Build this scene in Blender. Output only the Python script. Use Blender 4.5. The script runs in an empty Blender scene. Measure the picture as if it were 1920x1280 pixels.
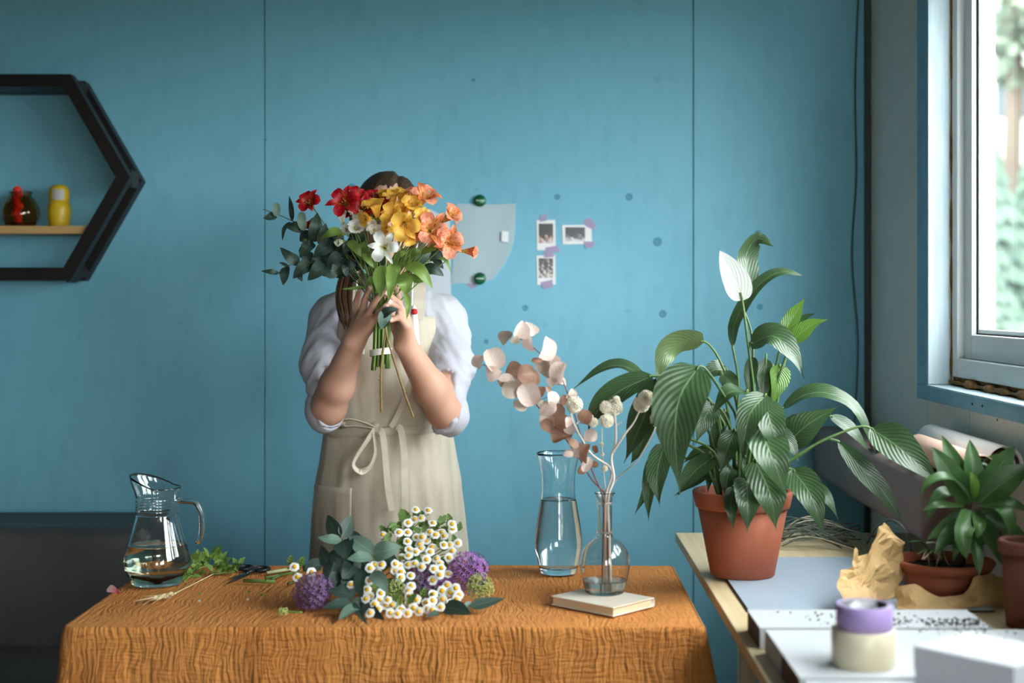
import bpy, bmesh, math, random
import numpy as np
from mathutils import Vector, Matrix, noise as mnoise

# ------------------------------------------------------------------ camera, light, exposure
SC = bpy.context.scene
COL = SC.collection
F, CX, CY, H = 2667.0, 1000.0, 565.0, 1.33      # focal length and vanishing point in px of the 1920x1280 frame, eye height
cam_d = bpy.data.cameras.new('camera'); cam = bpy.data.objects.new('camera', cam_d); COL.objects.link(cam)
cam.location = (0, 0, H); cam.rotation_euler = (math.pi/2, 0, 0)
cam_d.sensor_width = 36.0; cam_d.lens = F/1920*36.0
cam_d.shift_x = (960-CX)/1920; cam_d.shift_y = (CY-640)/1920
cam_d.dof.use_dof = True; cam_d.dof.focus_distance = 3.2; cam_d.dof.aperture_fstop = 2.2
cam_d.clip_end = 400
SC.camera = cam

world = bpy.data.worlds.new('overcast_sky'); SC.world = world; world.use_nodes = True
wn = world.node_tree.nodes; wl = world.node_tree.links
bg = wn['Background']; bg.inputs['Color'].default_value = (0.95, 0.975, 1.0, 1); bg.inputs['Strength'].default_value = 4.0

def area_light(name, loc, rot, sx, sy, power, col=(1, 1, 1), portal=False):
    d = bpy.data.lights.new(name, 'AREA'); d.shape = 'RECTANGLE'; d.size = sx; d.size_y = sy
    d.energy = power; d.color = col
    o = bpy.data.objects.new(name, d); COL.objects.link(o); o.location = loc; o.rotation_euler = rot
    if portal: d.cycles.is_portal = True
    return o
XR = 0.97                      # inner face of the right wall
YB = 4.10                      # face of the back wall
# portals that guide the sky's light through the three windows
area_light('daylight_window_side', (XR+0.16, 2.36, 1.65), (0, math.pi/2, 0), 1.10, 2.12, 1, portal=True)
area_light('daylight_window_side_near', (XR+0.16, -0.10, 1.375), (0, math.pi/2, 0), 1.05, 1.80, 1, portal=True)
area_light('daylight_window_rear', (0.45, -2.45, 1.45), (-math.pi/2, 0, 0), .7, 1.1, 1, portal=True)

SC.view_settings.view_transform = 'Standard'; SC.view_settings.look = 'None'
SC.view_settings.gamma = 1.0; SC.view_settings.use_curve_mapping = False
SC.view_settings.exposure = 2.28

# ------------------------------------------------------------------ helpers
R_ = random.Random(7)
def P(px, py, d): return Vector(((px-CX)*d/F, d, H-(py-CY)*d/F))
def onz(px, py, z):
    d = (H-z)*F/(py-CY); return P(px, py, d)
def lin(c):
    r = []
    for v in c[:3]:
        v = v/255.0; r.append(v/12.92 if v <= 0.04045 else ((v+0.055)/1.055)**2.4)
    return (r[0], r[1], r[2], 1)

def mat(name, col, rough=.5, col2=None, nscale=8, ndet=4, stretch=(1, 1, 1), bump=0, bscale=60, bstretch=(1, 1, 1), bdist=.002,
        spec=.5, metal=0, trans=0, ior=1.45, sss=0, sssr=(.02, .01, .006), sheen=0, coat=0, lo=.35, hi=.65):
    m = bpy.data.materials.new(name); m.use_nodes = True
    nt = m.node_tree; N = nt.nodes; L = nt.links; b = N['Principled BSDF']
    b.inputs['Base Color'].default_value = lin(col); b.inputs['Roughness'].default_value = rough
    b.inputs['Specular IOR Level'].default_value = spec; b.inputs['Metallic'].default_value = metal
    b.inputs['Transmission Weight'].default_value = trans; b.inputs['IOR'].default_value = ior
    b.inputs['Sheen Weight'].default_value = sheen; b.inputs['Coat Weight'].default_value = coat
    if sss:
        b.inputs['Subsurface Weight'].default_value = sss; b.inputs['Subsurface Radius'].default_value = sssr; b.inputs['Subsurface Scale'].default_value = 1.0
    tc = N.new('ShaderNodeTexCoord')
    if col2 is not None:
        mp = N.new('ShaderNodeMapping'); mp.inputs['Scale'].default_value = stretch; L.new(tc.outputs['Object'], mp.inputs['Vector'])
        nz = N.new('ShaderNodeTexNoise'); nz.inputs['Scale'].default_value = nscale; nz.inputs['Detail'].default_value = ndet
        L.new(mp.outputs['Vector'], nz.inputs['Vector'])
        rp = N.new('ShaderNodeValToRGB'); rp.color_ramp.elements[0].color = lin(col); rp.color_ramp.elements[1].color = lin(col2)
        rp.color_ramp.elements[0].position = lo; rp.color_ramp.elements[1].position = hi
        L.new(nz.outputs['Fac'], rp.inputs['Fac']); L.new(rp.outputs['Color'], b.inputs['Base Color'])
    if bump:
        mp2 = N.new('ShaderNodeMapping'); mp2.inputs['Scale'].default_value = bstretch; L.new(tc.outputs['Object'], mp2.inputs['Vector'])
        n2 = N.new('ShaderNodeTexNoise'); n2.inputs['Scale'].default_value = bscale; n2.inputs['Detail'].default_value = 5
        L.new(mp2.outputs['Vector'], n2.inputs['Vector'])
        bp = N.new('ShaderNodeBump'); bp.inputs['Strength'].default_value = bump; bp.inputs['Distance'].default_value = bdist
        L.new(n2.outputs['Fac'], bp.inputs['Height']); L.new(bp.outputs['Normal'], b.inputs['Normal'])
    return m

def leaf_mat(name, col, col2, vein, rough=.35, veins=9, vein_w=.06, slant=.9, back=None, transl=.25, vstr=.6, vbump=.25):
    """leaf surface from its own UV: u across (0..1), v along (0..1); midrib and slanting side veins"""
    m = bpy.data.materials.new(name); m.use_nodes = True
    nt = m.node_tree; N = nt.nodes; L = nt.links; b = N['Principled BSDF']
    b.inputs['Roughness'].default_value = rough
    uv = N.new('ShaderNodeUVMap'); sp = N.new('ShaderNodeSeparateXYZ'); L.new(uv.outputs['UV'], sp.inputs[0])
    def mth(op, a, c=None, clamp=False):
        n = N.new('ShaderNodeMath'); n.operation = op; n.use_clamp = clamp
        for i, v in enumerate((a, c)):
            if v is None: continue
            if hasattr(v, 'links'): L.new(v, n.inputs[i])
            else: n.inputs[i].default_value = v
        return n.outputs[0]
    au = mth('ABSOLUTE', mth('SUBTRACT', sp.outputs[0], .5))           # 0 at the midrib, .5 at the edge
    rib = mth('SUBTRACT', 1.0, mth('DIVIDE', au, vein_w*.5), True)
    ph = mth('MULTIPLY', mth('SUBTRACT', sp.outputs[1], mth('MULTIPLY', au, slant)), veins*2*math.pi)
    sv = mth('SINE', ph)
    svp = mth('POWER', mth('MULTIPLY', mth('ADD', sv, 1.0), .5), 4.0)
    tc = N.new('ShaderNodeTexCoord'); nz = N.new('ShaderNodeTexNoise'); nz.inputs['Scale'].default_value = 14; L.new(tc.outputs['Object'], nz.inputs['Vector'])
    rp = N.new('ShaderNodeValToRGB'); rp.color_ramp.elements[0].color = lin(col); rp.color_ramp.elements[1].color = lin(col2)
    rp.color_ramp.elements[0].position = .35; rp.color_ramp.elements[1].position = .7
    L.new(nz.outputs['Fac'], rp.inputs['Fac'])
    mx = N.new('ShaderNodeMixRGB'); mx.inputs[2].default_value = lin(vein)
    fac = mth('MAXIMUM', mth('MULTIPLY', rib, .9), mth('MULTIPLY', svp, vstr*.4), True)
    L.new(fac, mx.inputs[0]); L.new(rp.outputs['Color'], mx.inputs[1])
    colout = mx.outputs[0]
    if back is not None:
        g = N.new('ShaderNodeNewGeometry'); mb = N.new('ShaderNodeMixRGB'); mb.inputs[2].default_value = lin(back)
        L.new(mth('MULTIPLY', g.outputs['Backfacing'], .8), mb.inputs[0]); L.new(colout, mb.inputs[1]); colout = mb.outputs[0]
    L.new(colout, b.inputs['Base Color'])
    bp = N.new('ShaderNodeBump'); bp.inputs['Strength'].default_value = vbump; bp.inputs['Distance'].default_value = .003
    L.new(mth('ADD', sv, mth('MULTIPLY', rib, -2.0)), bp.inputs['Height']); L.new(bp.outputs['Normal'], b.inputs['Normal'])
    if transl:
        tr = N.new('ShaderNodeBsdfTranslucent'); L.new(colout, tr.inputs['Color'])
        ms = N.new('ShaderNodeMixShader'); ms.inputs[0].default_value = transl
        L.new(b.outputs[0], ms.inputs[1]); L.new(tr.outputs[0], ms.inputs[2]); L.new(ms.outputs[0], N['Material Output'].inputs['Surface'])
    return m

def petal_mat(name, base, tip, streak=None, rough=.5, transl=.35, s0=.15, s1=.7, sfreq=55, slim=.5):
    m = bpy.data.materials.new(name); m.use_nodes = True
    nt = m.node_tree; N = nt.nodes; L = nt.links; b = N['Principled BSDF']; b.inputs['Roughness'].default_value = rough
    uv = N.new('ShaderNodeUVMap'); sp = N.new('ShaderNodeSeparateXYZ'); L.new(uv.outputs['UV'], sp.inputs[0])
    rp = N.new('ShaderNodeValToRGB'); rp.color_ramp.elements[0].color = lin(base); rp.color_ramp.elements[1].color = lin(tip)
    rp.color_ramp.elements[0].position = s0; rp.color_ramp.elements[1].position = s1
    L.new(sp.outputs[1], rp.inputs['Fac']); out = rp.outputs['Color']
    if streak is not None:
        mp = N.new('ShaderNodeMapping'); mp.inputs['Scale'].default_value = (14, 3.2, 1); L.new(uv.outputs['UV'], mp.inputs['Vector'])
        nz = N.new('ShaderNodeTexNoise'); nz.inputs['Scale'].default_value = 1.3; nz.inputs['Detail'].default_value = 1; L.new(mp.outputs[0], nz.inputs['Vector'])
        gt = N.new('ShaderNodeMath'); gt.operation = 'GREATER_THAN'; gt.inputs[1].default_value = slim; L.new(nz.outputs['Fac'], gt.inputs[0])
        ab = N.new('ShaderNodeMath'); ab.operation = 'COMPARE'; ab.inputs[1].default_value = .5; ab.inputs[2].default_value = .33; L.new(sp.outputs[1], ab.inputs[0])
        mu = N.new('ShaderNodeMath'); mu.operation = 'MULTIPLY'; L.new(gt.outputs[0], mu.inputs[0]); L.new(ab.outputs[0], mu.inputs[1])
        mu2 = N.new('ShaderNodeMath'); mu2.operation = 'MULTIPLY'; mu2.inputs[1].default_value = .8; L.new(mu.outputs[0], mu2.inputs[0])
        mx = N.new('ShaderNodeMixRGB'); mx.inputs[2].default_value = lin(streak); L.new(mu2.outputs[0], mx.inputs[0]); L.new(out, mx.inputs[1]); out = mx.outputs[0]
    L.new(out, b.inputs['Base Color'])
    tr = N.new('ShaderNodeBsdfTranslucent'); L.new(out, tr.inputs['Color'])
    ms = N.new('ShaderNodeMixShader'); ms.inputs[0].default_value = transl
    L.new(b.outputs[0], ms.inputs[1]); L.new(tr.outputs[0], ms.inputs[2]); L.new(ms.outputs[0], N['Material Output'].inputs['Surface'])
    return m

def thing(name, label, cat, loc=(0, 0, 0), group=None):
    o = bpy.data.objects.new(name, None); COL.objects.link(o); o.location = loc; o.empty_display_size = .02
    o['label'] = label; o['category'] = cat
    if group: o['group'] = group
    return o
def tag(o, label, cat, group=None, kind=None):
    o['label'] = label; o['category'] = cat
    if group: o['group'] = group
    if kind: o['kind'] = kind
    return o
def origin_of(o):
    v = Vector((0, 0, 0))
    while o is not None: v = v + o.location; o = o.parent
    return v
def obj(name, V, Fc, m, parent=None, uv=None, smooth=True, loc=None, label=None):
    """one mesh object; vertices in world coordinates, stored relative to its parent (or to loc)"""
    if isinstance(V, np.ndarray): V = V.tolist()
    off = origin_of(parent) if parent is not None else (Vector(loc) if loc is not None else Vector((0, 0, 0)))
    me = bpy.data.meshes.new(name)
    me.from_pydata([(v[0]-off[0], v[1]-off[1], v[2]-off[2]) for v in V], [], Fc)
    if uv is not None:
        lay = me.uv_layers.new(name='UVMap')
        idx = np.empty(len(me.loops), dtype=np.int32); me.loops.foreach_get('vertex_index', idx)
        lay.data.foreach_set('uv', np.asarray(uv, dtype=np.float32)[idx].ravel())
    if smooth: me.polygons.foreach_set('use_smooth', [True]*len(me.polygons))
    me.materials.append(m)
    o = bpy.data.objects.new(name, me); COL.objects.link(o)
    if parent is not None: o.parent = parent
    elif loc is not None: o.location = loc
    if label: o['label'] = label
    return o
def bmobj(name, bm, m, parent=None, smooth=False, loc=None):
    bmesh.ops.recalc_face_normals(bm, faces=bm.faces)
    bm.verts.index_update()
    V = [tuple(v.co) for v in bm.verts]; Fc = [[v.index for v in f.verts] for f in bm.faces]; bm.free()
    return obj(name, V, Fc, m, parent, None, smooth, loc)
def boxgeo(bm, lo, hi, bevel=0, seg=2, M=None):
    r = bmesh.ops.create_cube(bm, size=1.0)
    for v in r['verts']:
        v.co = Vector([(lo[i]+hi[i])/2 + v.co[i]*(hi[i]-lo[i]) for i in range(3)])
    if bevel:
        es = list({e for v in r['verts'] for e in v.link_edges})
        q = bmesh.ops.bevel(bm, geom=es, offset=bevel, segments=seg, affect='EDGES', profile=.5)
        vs = q['verts']
    else: vs = r['verts']
    if M is not None:
        allv = {v for v in vs} | {v for v in r['verts'] if v.is_valid}
        for v in allv: v.co = M @ v.co
def box(name, lo, hi, m, parent=None, bevel=0, seg=2, M=None, loc=None, smooth=False):
    bm = bmesh.new(); boxgeo(bm, lo, hi, bevel, seg, M); return bmobj(name, bm, m, parent, smooth, loc)
def lathe_geo(prof, n=48, c=(0, 0, 0), axis=None):
    """profile [(r,z)...]; r=0 ends are closed to a point"""
    V = []; Fc = []; rings = []
    for r, z in prof:
        if r < 1e-6: rings.append([len(V)]); V.append((0, 0, z))
        else:
            rings.append(list(range(len(V), len(V)+n)))
            V += [(r*math.cos(2*math.pi*k/n), r*math.sin(2*math.pi*k/n), z) for k in range(n)]
    for a, b in zip(rings, rings[1:]):
        for k in range(n):
            q = [a[k % len(a)], a[(k+1) % len(a)], b[(k+1) % len(b)], b[k % len(b)]]
            f = []
            for i in q:
                if i not in f: f.append(i)
            if len(f) > 2: Fc.append(f)
    if axis is not None:
        q = Vector((0, 0, 1)).rotation_difference(Vector(axis).normalized()); V = [tuple(q @ Vector(v)) for v in V]
    return [(v[0]+c[0], v[1]+c[1], v[2]+c[2]) for v in V], Fc
def lathe(name, prof, c, m, parent=None, n=48, axis=None, smooth=True, loc=None):
    V, Fc = lathe_geo(prof, n, c, axis); return obj(name, V, Fc, m, parent, None, smooth, loc)
def spline(pts, n):
    """catmull-rom through the points"""
    pts = [Vector(p) for p in pts]
    if len(pts) == 2: return [pts[0].lerp(pts[1], i/(n-1)) for i in range(n)]
    ex = [pts[0]*2-pts[1]] + pts + [pts[-1]*2-pts[-2]]
    out = []; m = len(pts)-1
    for i in range(n):
        t = i/(n-1)*m; k = min(int(t), m-1); t -= k
        a, b, c, d = ex[k:k+4]
        out.append(.5*((2*b)+(c-a)*t+(2*a-5*b+4*c-d)*t*t+(3*b-a-3*c+d)*t*t*t))
    return out
def tube_geo(pts, r, n=8, cap=True):
    pts = [Vector(p) for p in pts]; m = len(pts)
    rr = r if isinstance(r, (list, tuple)) else [r]*m
    if len(rr) != m: rr = [rr[0]+(rr[-1]-rr[0])*i/(m-1) for i in range(m)]
    V = []; Fc = []; up = None
    for i, p in enumerate(pts):
        t = (pts[min(i+1, m-1)]-pts[max(i-1, 0)])
        t = t.normalized() if t.length > 1e-9 else Vector((0, 0, 1))
        if up is None: up = Vector((0, 0, 1)) if abs(t.z) < .9 else Vector((1, 0, 0))
        s = t.cross(up).normalized(); up = s.cross(t).normalized()
        for k in range(n):
            a = 2*math.pi*k/n; V.append(tuple(p+rr[i]*(math.cos(a)*s+math.sin(a)*up)))
    for i in range(m-1):
        for k in range(n): Fc.append([i*n+k, i*n+(k+1) % n, (i+1)*n+(k+1) % n, (i+1)*n+k])
    if cap: Fc.append(list(range(n))[::-1]); Fc.append(list(range((m-1)*n, m*n)))
    return V, Fc
def tube(name, pts, r, m, parent=None, n=8, loc=None, cap=True):
    V, Fc = tube_geo(pts, r, n, cap); return obj(name, V, Fc, m, parent, None, True, loc)
def join(*gs):
    V = []; Fc = []
    for v, f in gs:
        o = len(V); V += list(v); Fc += [[i+o for i in q] for q in f]
    return V, Fc
PROF = {
    'lance': lambda s: (math.sin(math.pi*min(1, s**.75))**.85)*(1-.15*s),
    'ovate': lambda s: math.sin(math.pi*s**.62)**.8,
    'acum': lambda s: max(0, math.sin(math.pi*s**.58))**(.8 if s < .45 else .8+1.3*(s-.45)),
    'round': lambda s: math.sqrt(max(0, 1-(2*s-1)**2)),
    'obov': lambda s: (.22+.78*math.sin(math.pi*.5*min(1, s/.72)**1.3)) if s < .72 else math.sqrt(max(0, 1-((s-.72)/.28)**2)),
    'spat': lambda s: (.28+.72*math.sin(math.pi*.5*min(1, s/.6)**1.6)) if s < .6 else max(0, 1-((s-.6)/.4)**1.7),
    'strap': lambda s: min(1, (s/.12)**.6)*(1-s**3.5) if s > 0 else 0,
}
def leaf_geo(pts, width, hint, prof='lance', fold=.18, nseg=12, wseg=4, wave=0, seed=0, curl=0):
    """a leaf or petal blade along pts; hint = direction its upper side faces; fold raises the edges (+) or drops them (-)"""
    C = spline(pts, nseg+1); V = []; U = []; Fc = []; hint = Vector(hint)
    m = len(C)
    for i, c in enumerate(C):
        s = i/nseg
        t = (C[min(i+1, m-1)]-C[max(i-1, 0)]).normalized()
        nrm = hint-hint.dot(t)*t
        if nrm.length < 1e-4: nrm = Vector((0, -1, .3))-Vector((0, -1, .3)).dot(t)*t
        nrm.normalize(); sd = t.cross(nrm).normalized()
        w = width*.5*max(PROF[prof](s), .015)
        for j in range(wseg+1):
            u = j/wseg*2-1
            h = fold*abs(u)*w + curl*u*u*w
            if wave: h += wave*width*math.sin(s*9+seed*1.7+(1.3 if u > 0 else 0))*abs(u)
            V.append(tuple(c+sd*(w*u)+nrm*h)); U.append(((u+1)/2, s))
    for i in range(nseg):
        for j in range(wseg):
            a = i*(wseg+1)+j; Fc.append([a, a+1, a+wseg+2, a+wseg+1])
    return V, Fc, U
def leaf(name, pts, width, hint, m, parent, **k):
    V, Fc, U = leaf_geo(pts, width, hint, **k); return obj(name, V, Fc, m, parent, U)

# ------------------------------------------------------------------ materials
def wall_mat(name, c1, c2, bstr=.35):
    m = mat(name, c1, .62, c2, nscale=1.6, ndet=6, bump=bstr, bscale=30, bdist=.004, bstretch=(1, 1, .45))
    nt = m.node_tree; N = nt.nodes; L = nt.links; b = N['Principled BSDF']; src = b.inputs['Base Color'].links[0].from_socket
    tc = N.new('ShaderNodeTexCoord'); mp = N.new('ShaderNodeMapping'); mp.inputs['Scale'].default_value = (1, 1, .35); L.new(tc.outputs['Object'], mp.inputs[0])
    n1 = N.new('ShaderNodeTexNoise'); n1.inputs['Scale'].default_value = 34; n1.inputs['Detail'].default_value = 4; L.new(mp.outputs[0], n1.inputs['Vector'])
    r1 = N.new('ShaderNodeValToRGB'); r1.color_ramp.elements[0].position = .30; r1.color_ramp.elements[0].color = (.93, .94, .95, 1); r1.color_ramp.elements[1].position = .48; r1.color_ramp.elements[1].color = (1, 1, 1, 1); L.new(n1.outputs['Fac'], r1.inputs[0])
    mx = N.new('ShaderNodeMixRGB'); mx.blend_type = 'MULTIPLY'; mx.inputs[0].default_value = 1; L.new(src, mx.inputs[1]); L.new(r1.outputs[0], mx.inputs[2])
    n2 = N.new('ShaderNodeTexNoise'); n2.inputs['Scale'].default_value = 21; n2.inputs['Detail'].default_value = 1; L.new(tc.outputs['Object'], n2.inputs['Vector'])
    r2 = N.new('ShaderNodeValToRGB'); r2.color_ramp.elements[0].position = .20; r2.color_ramp.elements[0].color = (.84, .87, .89, 1); r2.color_ramp.elements[1].position = .27; r2.color_ramp.elements[1].color = (1, 1, 1, 1); L.new(n2.outputs['Fac'], r2.inputs[0])
    m2 = N.new('ShaderNodeMixRGB'); m2.blend_type = 'MULTIPLY'; m2.inputs[0].default_value = 1; L.new(mx.outputs[0], m2.inputs[1]); L.new(r2.outputs[0], m2.inputs[2]); L.new(m2.outputs[0], b.inputs['Base Color'])
    return m
M_wall = wall_mat('blue_painted_plywood', (126, 190, 212), (119, 185, 208))
M_wallR = wall_mat('pale_blue_painted_board', (232, 230, 222), (226, 225, 217))
M_ply = mat('plywood_edge', (214, 186, 146), .6, (196, 164, 122), nscale=9, stretch=(1, 12, 30))
M_floor = mat('grey_floor', (120, 112, 104), .55, (96, 90, 84), nscale=3)
M_ceil = mat('unseen_dark_finish', (92, 82, 72), .7, (76, 68, 60), nscale=4, stretch=(1, 12, 1))  # for the unseen ceiling and left wall, darkened to cut their bounce light
M_white = mat('white_vinyl', (226, 232, 234), .35)
M_sillblue = mat('worn_blue_paint', (128, 178, 200), .5, (112, 162, 188), nscale=14, bump=.2, bscale=30)
M_jamb = mat('whitewashed_board', (204, 220, 228), .55, (186, 206, 216), nscale=10, stretch=(6, 6, .7), bump=.3, bscale=20, bstretch=(6, 6, .5))
M_foam = mat('amber_sealing_foam', (150, 104, 52), .9, (84, 60, 36), nscale=40, bump=.8, bscale=90)
M_dark = mat('dark_gap', (40, 36, 32), .8)
M_black = mat('black_stained_wood', (22, 19, 18), .45, (30, 26, 24), nscale=12, stretch=(1, 1, 8))
M_sofa = mat('charcoal_leatherette', (72, 72, 72), .5, (66, 66, 67), nscale=5, bump=.15, bscale=150)
M_steel = mat('steel', (120, 120, 118), .35, metal=1)
# ------------------------------------------------------------------ the room
def struct(o): o['kind'] = 'structure'; return o
XL, YF, ZC = -3.20, -2.30, 2.36
struct(box('floor', (XL-.1, YF-.1, -.10), (XR+.14, YB+.12, 0), M_floor))
struct(box('ceiling', (XL-.1, YF-.1, ZC), (XR+.14, YB+.12, ZC+.1), M_ceil))
struct(box('wall_left', (XL-.1, YF-.1, 0), (XL, YB+.12, ZC), M_ceil))  # unseen wall, given the dark finish so the left side stays dimmer
wb = struct(box('wall_back', (XL, YB+.014, 0), (XR+.14, YB+.12, ZC), M_wall))
seams = [XL+.002, -2.011, -.775, .461, XR]
for i, (x0, x1) in enumerate(zip(seams, seams[1:])):
    p_ = box('panel', (x0+.0014, YB, .01), (x1-.0014, YB+.0135, ZC-.002), M_wall, wb, bevel=.0012, seg=1)
# painted-over screw heads in the middle panel: shallow dimples with a raised rim
M_screw = mat('painted_screw_dimple', (84, 148, 176), .6)
for (px, py, s) in [(1045, 369, .8), (1180, 369, 1), (1233, 453, 1.2), (1243, 588, 1), (985, 577, .8), (660, 351, 1), (800, 350, 1), (1425, 575, .8), (1422, 438, .9), (912, 640, .6), (497, 262, .5), (888, 150, .5)]:
    c = P(px, py, YB); r = .011*s
    lathe('screw_cap', [(0, .0002), (r*.35, .0003), (r*.62, .0012), (r*.85, .0016), (r, .0002)], c, M_screw, wb, n=20, axis=(0, -1, 0))
# right wall with two window openings, wall behind the camera with one
W1 = (1.30, 3.42, 1.10, 2.20)          # y0,y1,z0,z1
W2 = (-1.00, .80, .85, 1.90)
def wall_with_holes(name, axis, lo, hi, a0, a1, z0, z1, holes, m):
    bm = bmesh.new(); cuts = sorted({a0, a1, *[h[0] for h in holes], *[h[1] for h in holes]})
    for s0, s1 in zip(cuts, cuts[1:]):
        hs = [h for h in holes if h[0] <= s0 and h[1] >= s1]
        segs = [(z0, z1)] if not hs else [(z0, hs[0][2]), (hs[0][3], z1)]
        for q0, q1 in segs:
            if axis == 'x': boxgeo(bm, (lo, s0, q0), (hi, s1, q1))
            else: boxgeo(bm, (s0, lo, q0), (s1, hi, q1))
    return struct(bmobj(name, bm, m))
wr = wall_with_holes('wall_right', 'x', XR+.012, XR+.14, YF, YB+.014, 0, ZC, [W1, W2], M_wallR)
for y0, y1, z0, z1 in [(3.5, YB-.004, .01, ZC-.002), (3.1642, 3.5, .01, 1.10), (1.30, 3.1618, .01, 1.10), (.80, 1.298, .01, ZC-.002), (YF+.002, .798, .01, .85)]:
    box('panel', (XR, y0+.0008, z0), (XR+.0115, y1-.0008, z1), M_wallR, wr, bevel=.001, seg=1)
wf = wall_with_holes('wall_front', 'y', YF-.12, YF, XL, XR+.012, 0, ZC, [(.1, .8, .9, 2.0)], M_wallR)
# the dark slit of the corner with a loose cable hanging in it
struct(box('trim_1', (XR-.017, YB-.016, .01), (XR-.003, YB-.003, ZC-.01), mat('dark_corner_strip', (58, 74, 74), .7)))
cab = spline([P(1612, -60, 4.085), P(1604, 150, 4.085), P(1606, 330, 4.085), P(1598, 480, 4.085), P(1609, 640, 4.085), P(1603, 800, 4.085), P(1606, 900, 4.085)], 50)
tag(tube('wall_cable', cab, .0028, mat('grey_cable', (60, 84, 90), .6), n=6), 'thin grey cable hanging loosely down the dark wall corner', 'cable')

# window in view: casing board, sill, outer frame, sash, pane
def window(name, y0, y1, z0, z1, far_detail):
    w = thing(name, 'x', 'window', (XR+.06, (y0+y1)/2, z0)); del w['category']; del w['label']; w['kind'] = 'structure'
    fx0, fx1 = XR+.035, XR+.095
    t = .045
    bm = bmesh.new()
    for lo, hi in [((fx0, y0, z0+.02), (fx1, y0+t, z1)), ((fx0, y1-t, z0+.02), (fx1, y1-.002, z1)), ((fx0, y0+t, z1-t), (fx1, y1-t, z1)), ((fx0, y0+t, z0+.02), (fx1, y1-t, z0+.065))]:
        boxgeo(bm, lo, hi, .003, 2)
    bmobj('outer_frame', bm, M_white, w)
    sx0, sx1 = XR+.052, XR+.108; s = .058; a0, a1, b0, b1 = y0+t, y1-t, z0+.065, z1-t
    mid = (a0+a1)/2
    for (q0, q1) in ((a0, mid), (mid, a1)):
        sash = None
        bm = bmesh.new()
        for lo, hi in [((sx0, q0, b0), (sx1, q0+s, b1)), ((sx0, q1-s, b0), (sx1, q1, b1)), ((sx0, q0+s, b0), (sx1, q1-s, b0+s)), ((sx0, q0+s, b1-s), (sx1, q1-s, b1))]:
            boxgeo(bm, lo, hi, .003, 2)
        sash = bmobj('sash', bm, M_white, w)
        bm = bmesh.new(); g = .012                       # glazing bead and dark gasket round the pane
        for lo, hi in [((sx0+.014, q0+s, b0+s), (sx1-.01, q0+s+g, b1-s)), ((sx0+.014, q1-s-g, b0+s), (sx1-.01, q1-s, b1-s)), ((sx0+.014, q0+s+g, b0+s), (sx1-.01, q1-s-g, b0+s+g)), ((sx0+.014, q0+s+g, b1-s-g), (sx1-.01, q1-s-g, b1-s))]:
            boxgeo(bm, lo, hi)
        bmobj('glazing_bead', bm, M_white, sash)
        bm = bmesh.new(); e = .003
        for lo, hi in [((sx0+.0115, q0+s, b0+s), (sx0+.0138, q0+s+e, b1-s)), ((sx0+.0115, q1-s-e, b0+s), (sx0+.0138, q1-s, b1-s)), ((sx0+.0115, q0+s, b0+s), (sx0+.0138, q1-s, b0+s+e))]:
            boxgeo(bm, lo, hi)
        bmobj('gasket', bm, M_dark, sash)
        box('pane', (sx0+.03, q0+s+.001, b0+s+.001), (sx0+.034, q1-s-.001, b1-s-.001), M_pane, sash)
    return w
def glass_pane():
    m = bpy.data.materials.new('window_glass'); m.use_nodes = True; N = m.node_tree.nodes; L = m.node_tree.links
    N.remove(N['Principled BSDF'])
    tr = N.new('ShaderNodeBsdfTransparent'); tr.inputs[0].default_value = (.93, .96, .95, 1)
    gl = N.new('ShaderNodeBsdfGlossy'); gl.inputs['Roughness'].default_value = .02
    lw = N.new('ShaderNodeLayerWeight'); lw.inputs['Blend'].default_value = .5
    pw = N.new('ShaderNodeMath'); pw.operation = 'POWER'; pw.inputs[1].default_value = 5; L.new(lw.outputs['Facing'], pw.inputs[0])
    fr = N.new('ShaderNodeMath'); fr.operation = 'MULTIPLY_ADD'; fr.inputs[1].default_value = .5; fr.inputs[2].default_value = .03; L.new(pw.outputs[0], fr.inputs[0])
    mx = N.new('ShaderNodeMixShader'); L.new(fr.outputs[0], mx.inputs[0]); L.new(tr.outputs[0], mx.inputs[1]); L.new(gl.outputs[0], mx.inputs[2])
    L.new(mx.outputs[0], N['Material Output'].inputs['Surface']); return m
M_pane = glass_pane()
w1 = window('window_1', W1[0], W1[1], W1[2]+.03, W1[3], True)
# blue casing board and jamb at the far side, blue sill board under it
box('casing', (XR-.022, 3.425, 1.092), (XR+.0, 3.515, 2.26), M_sillblue, w1, bevel=.002)
box('jamb', (XR-.0215, 3.417, 1.131), (XR+.03, 3.4245, 2.26), M_jamb, w1, bevel=.001, seg=1)
box('head_casing', (XR-.022, 1.25, 2.20), (XR-.0005, 3.4165, 2.27), M_sillblue, w1, bevel=.002)
sill = box('sill', (XR-.028, 1.22, 1.0935), (XR+.034, 3.495, 1.1285), M_sillblue, w1, bevel=.0025)
box('sill_top', (XR-.026, 1.22, 1.1286), (XR+.033, 3.416, 1.1300), M_jamb, w1)
for (px, py) in [(1823, 757), (1842, 761), (1870, 787)]:
    d = (XR-.029)*F/(px-CX); c = P(px, py, d)
    lathe('screw', [(0, .0008), (.0022, .001), (.0034, 0)], c, M_dark, sill, n=10, axis=(-1, 0, 0))
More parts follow.
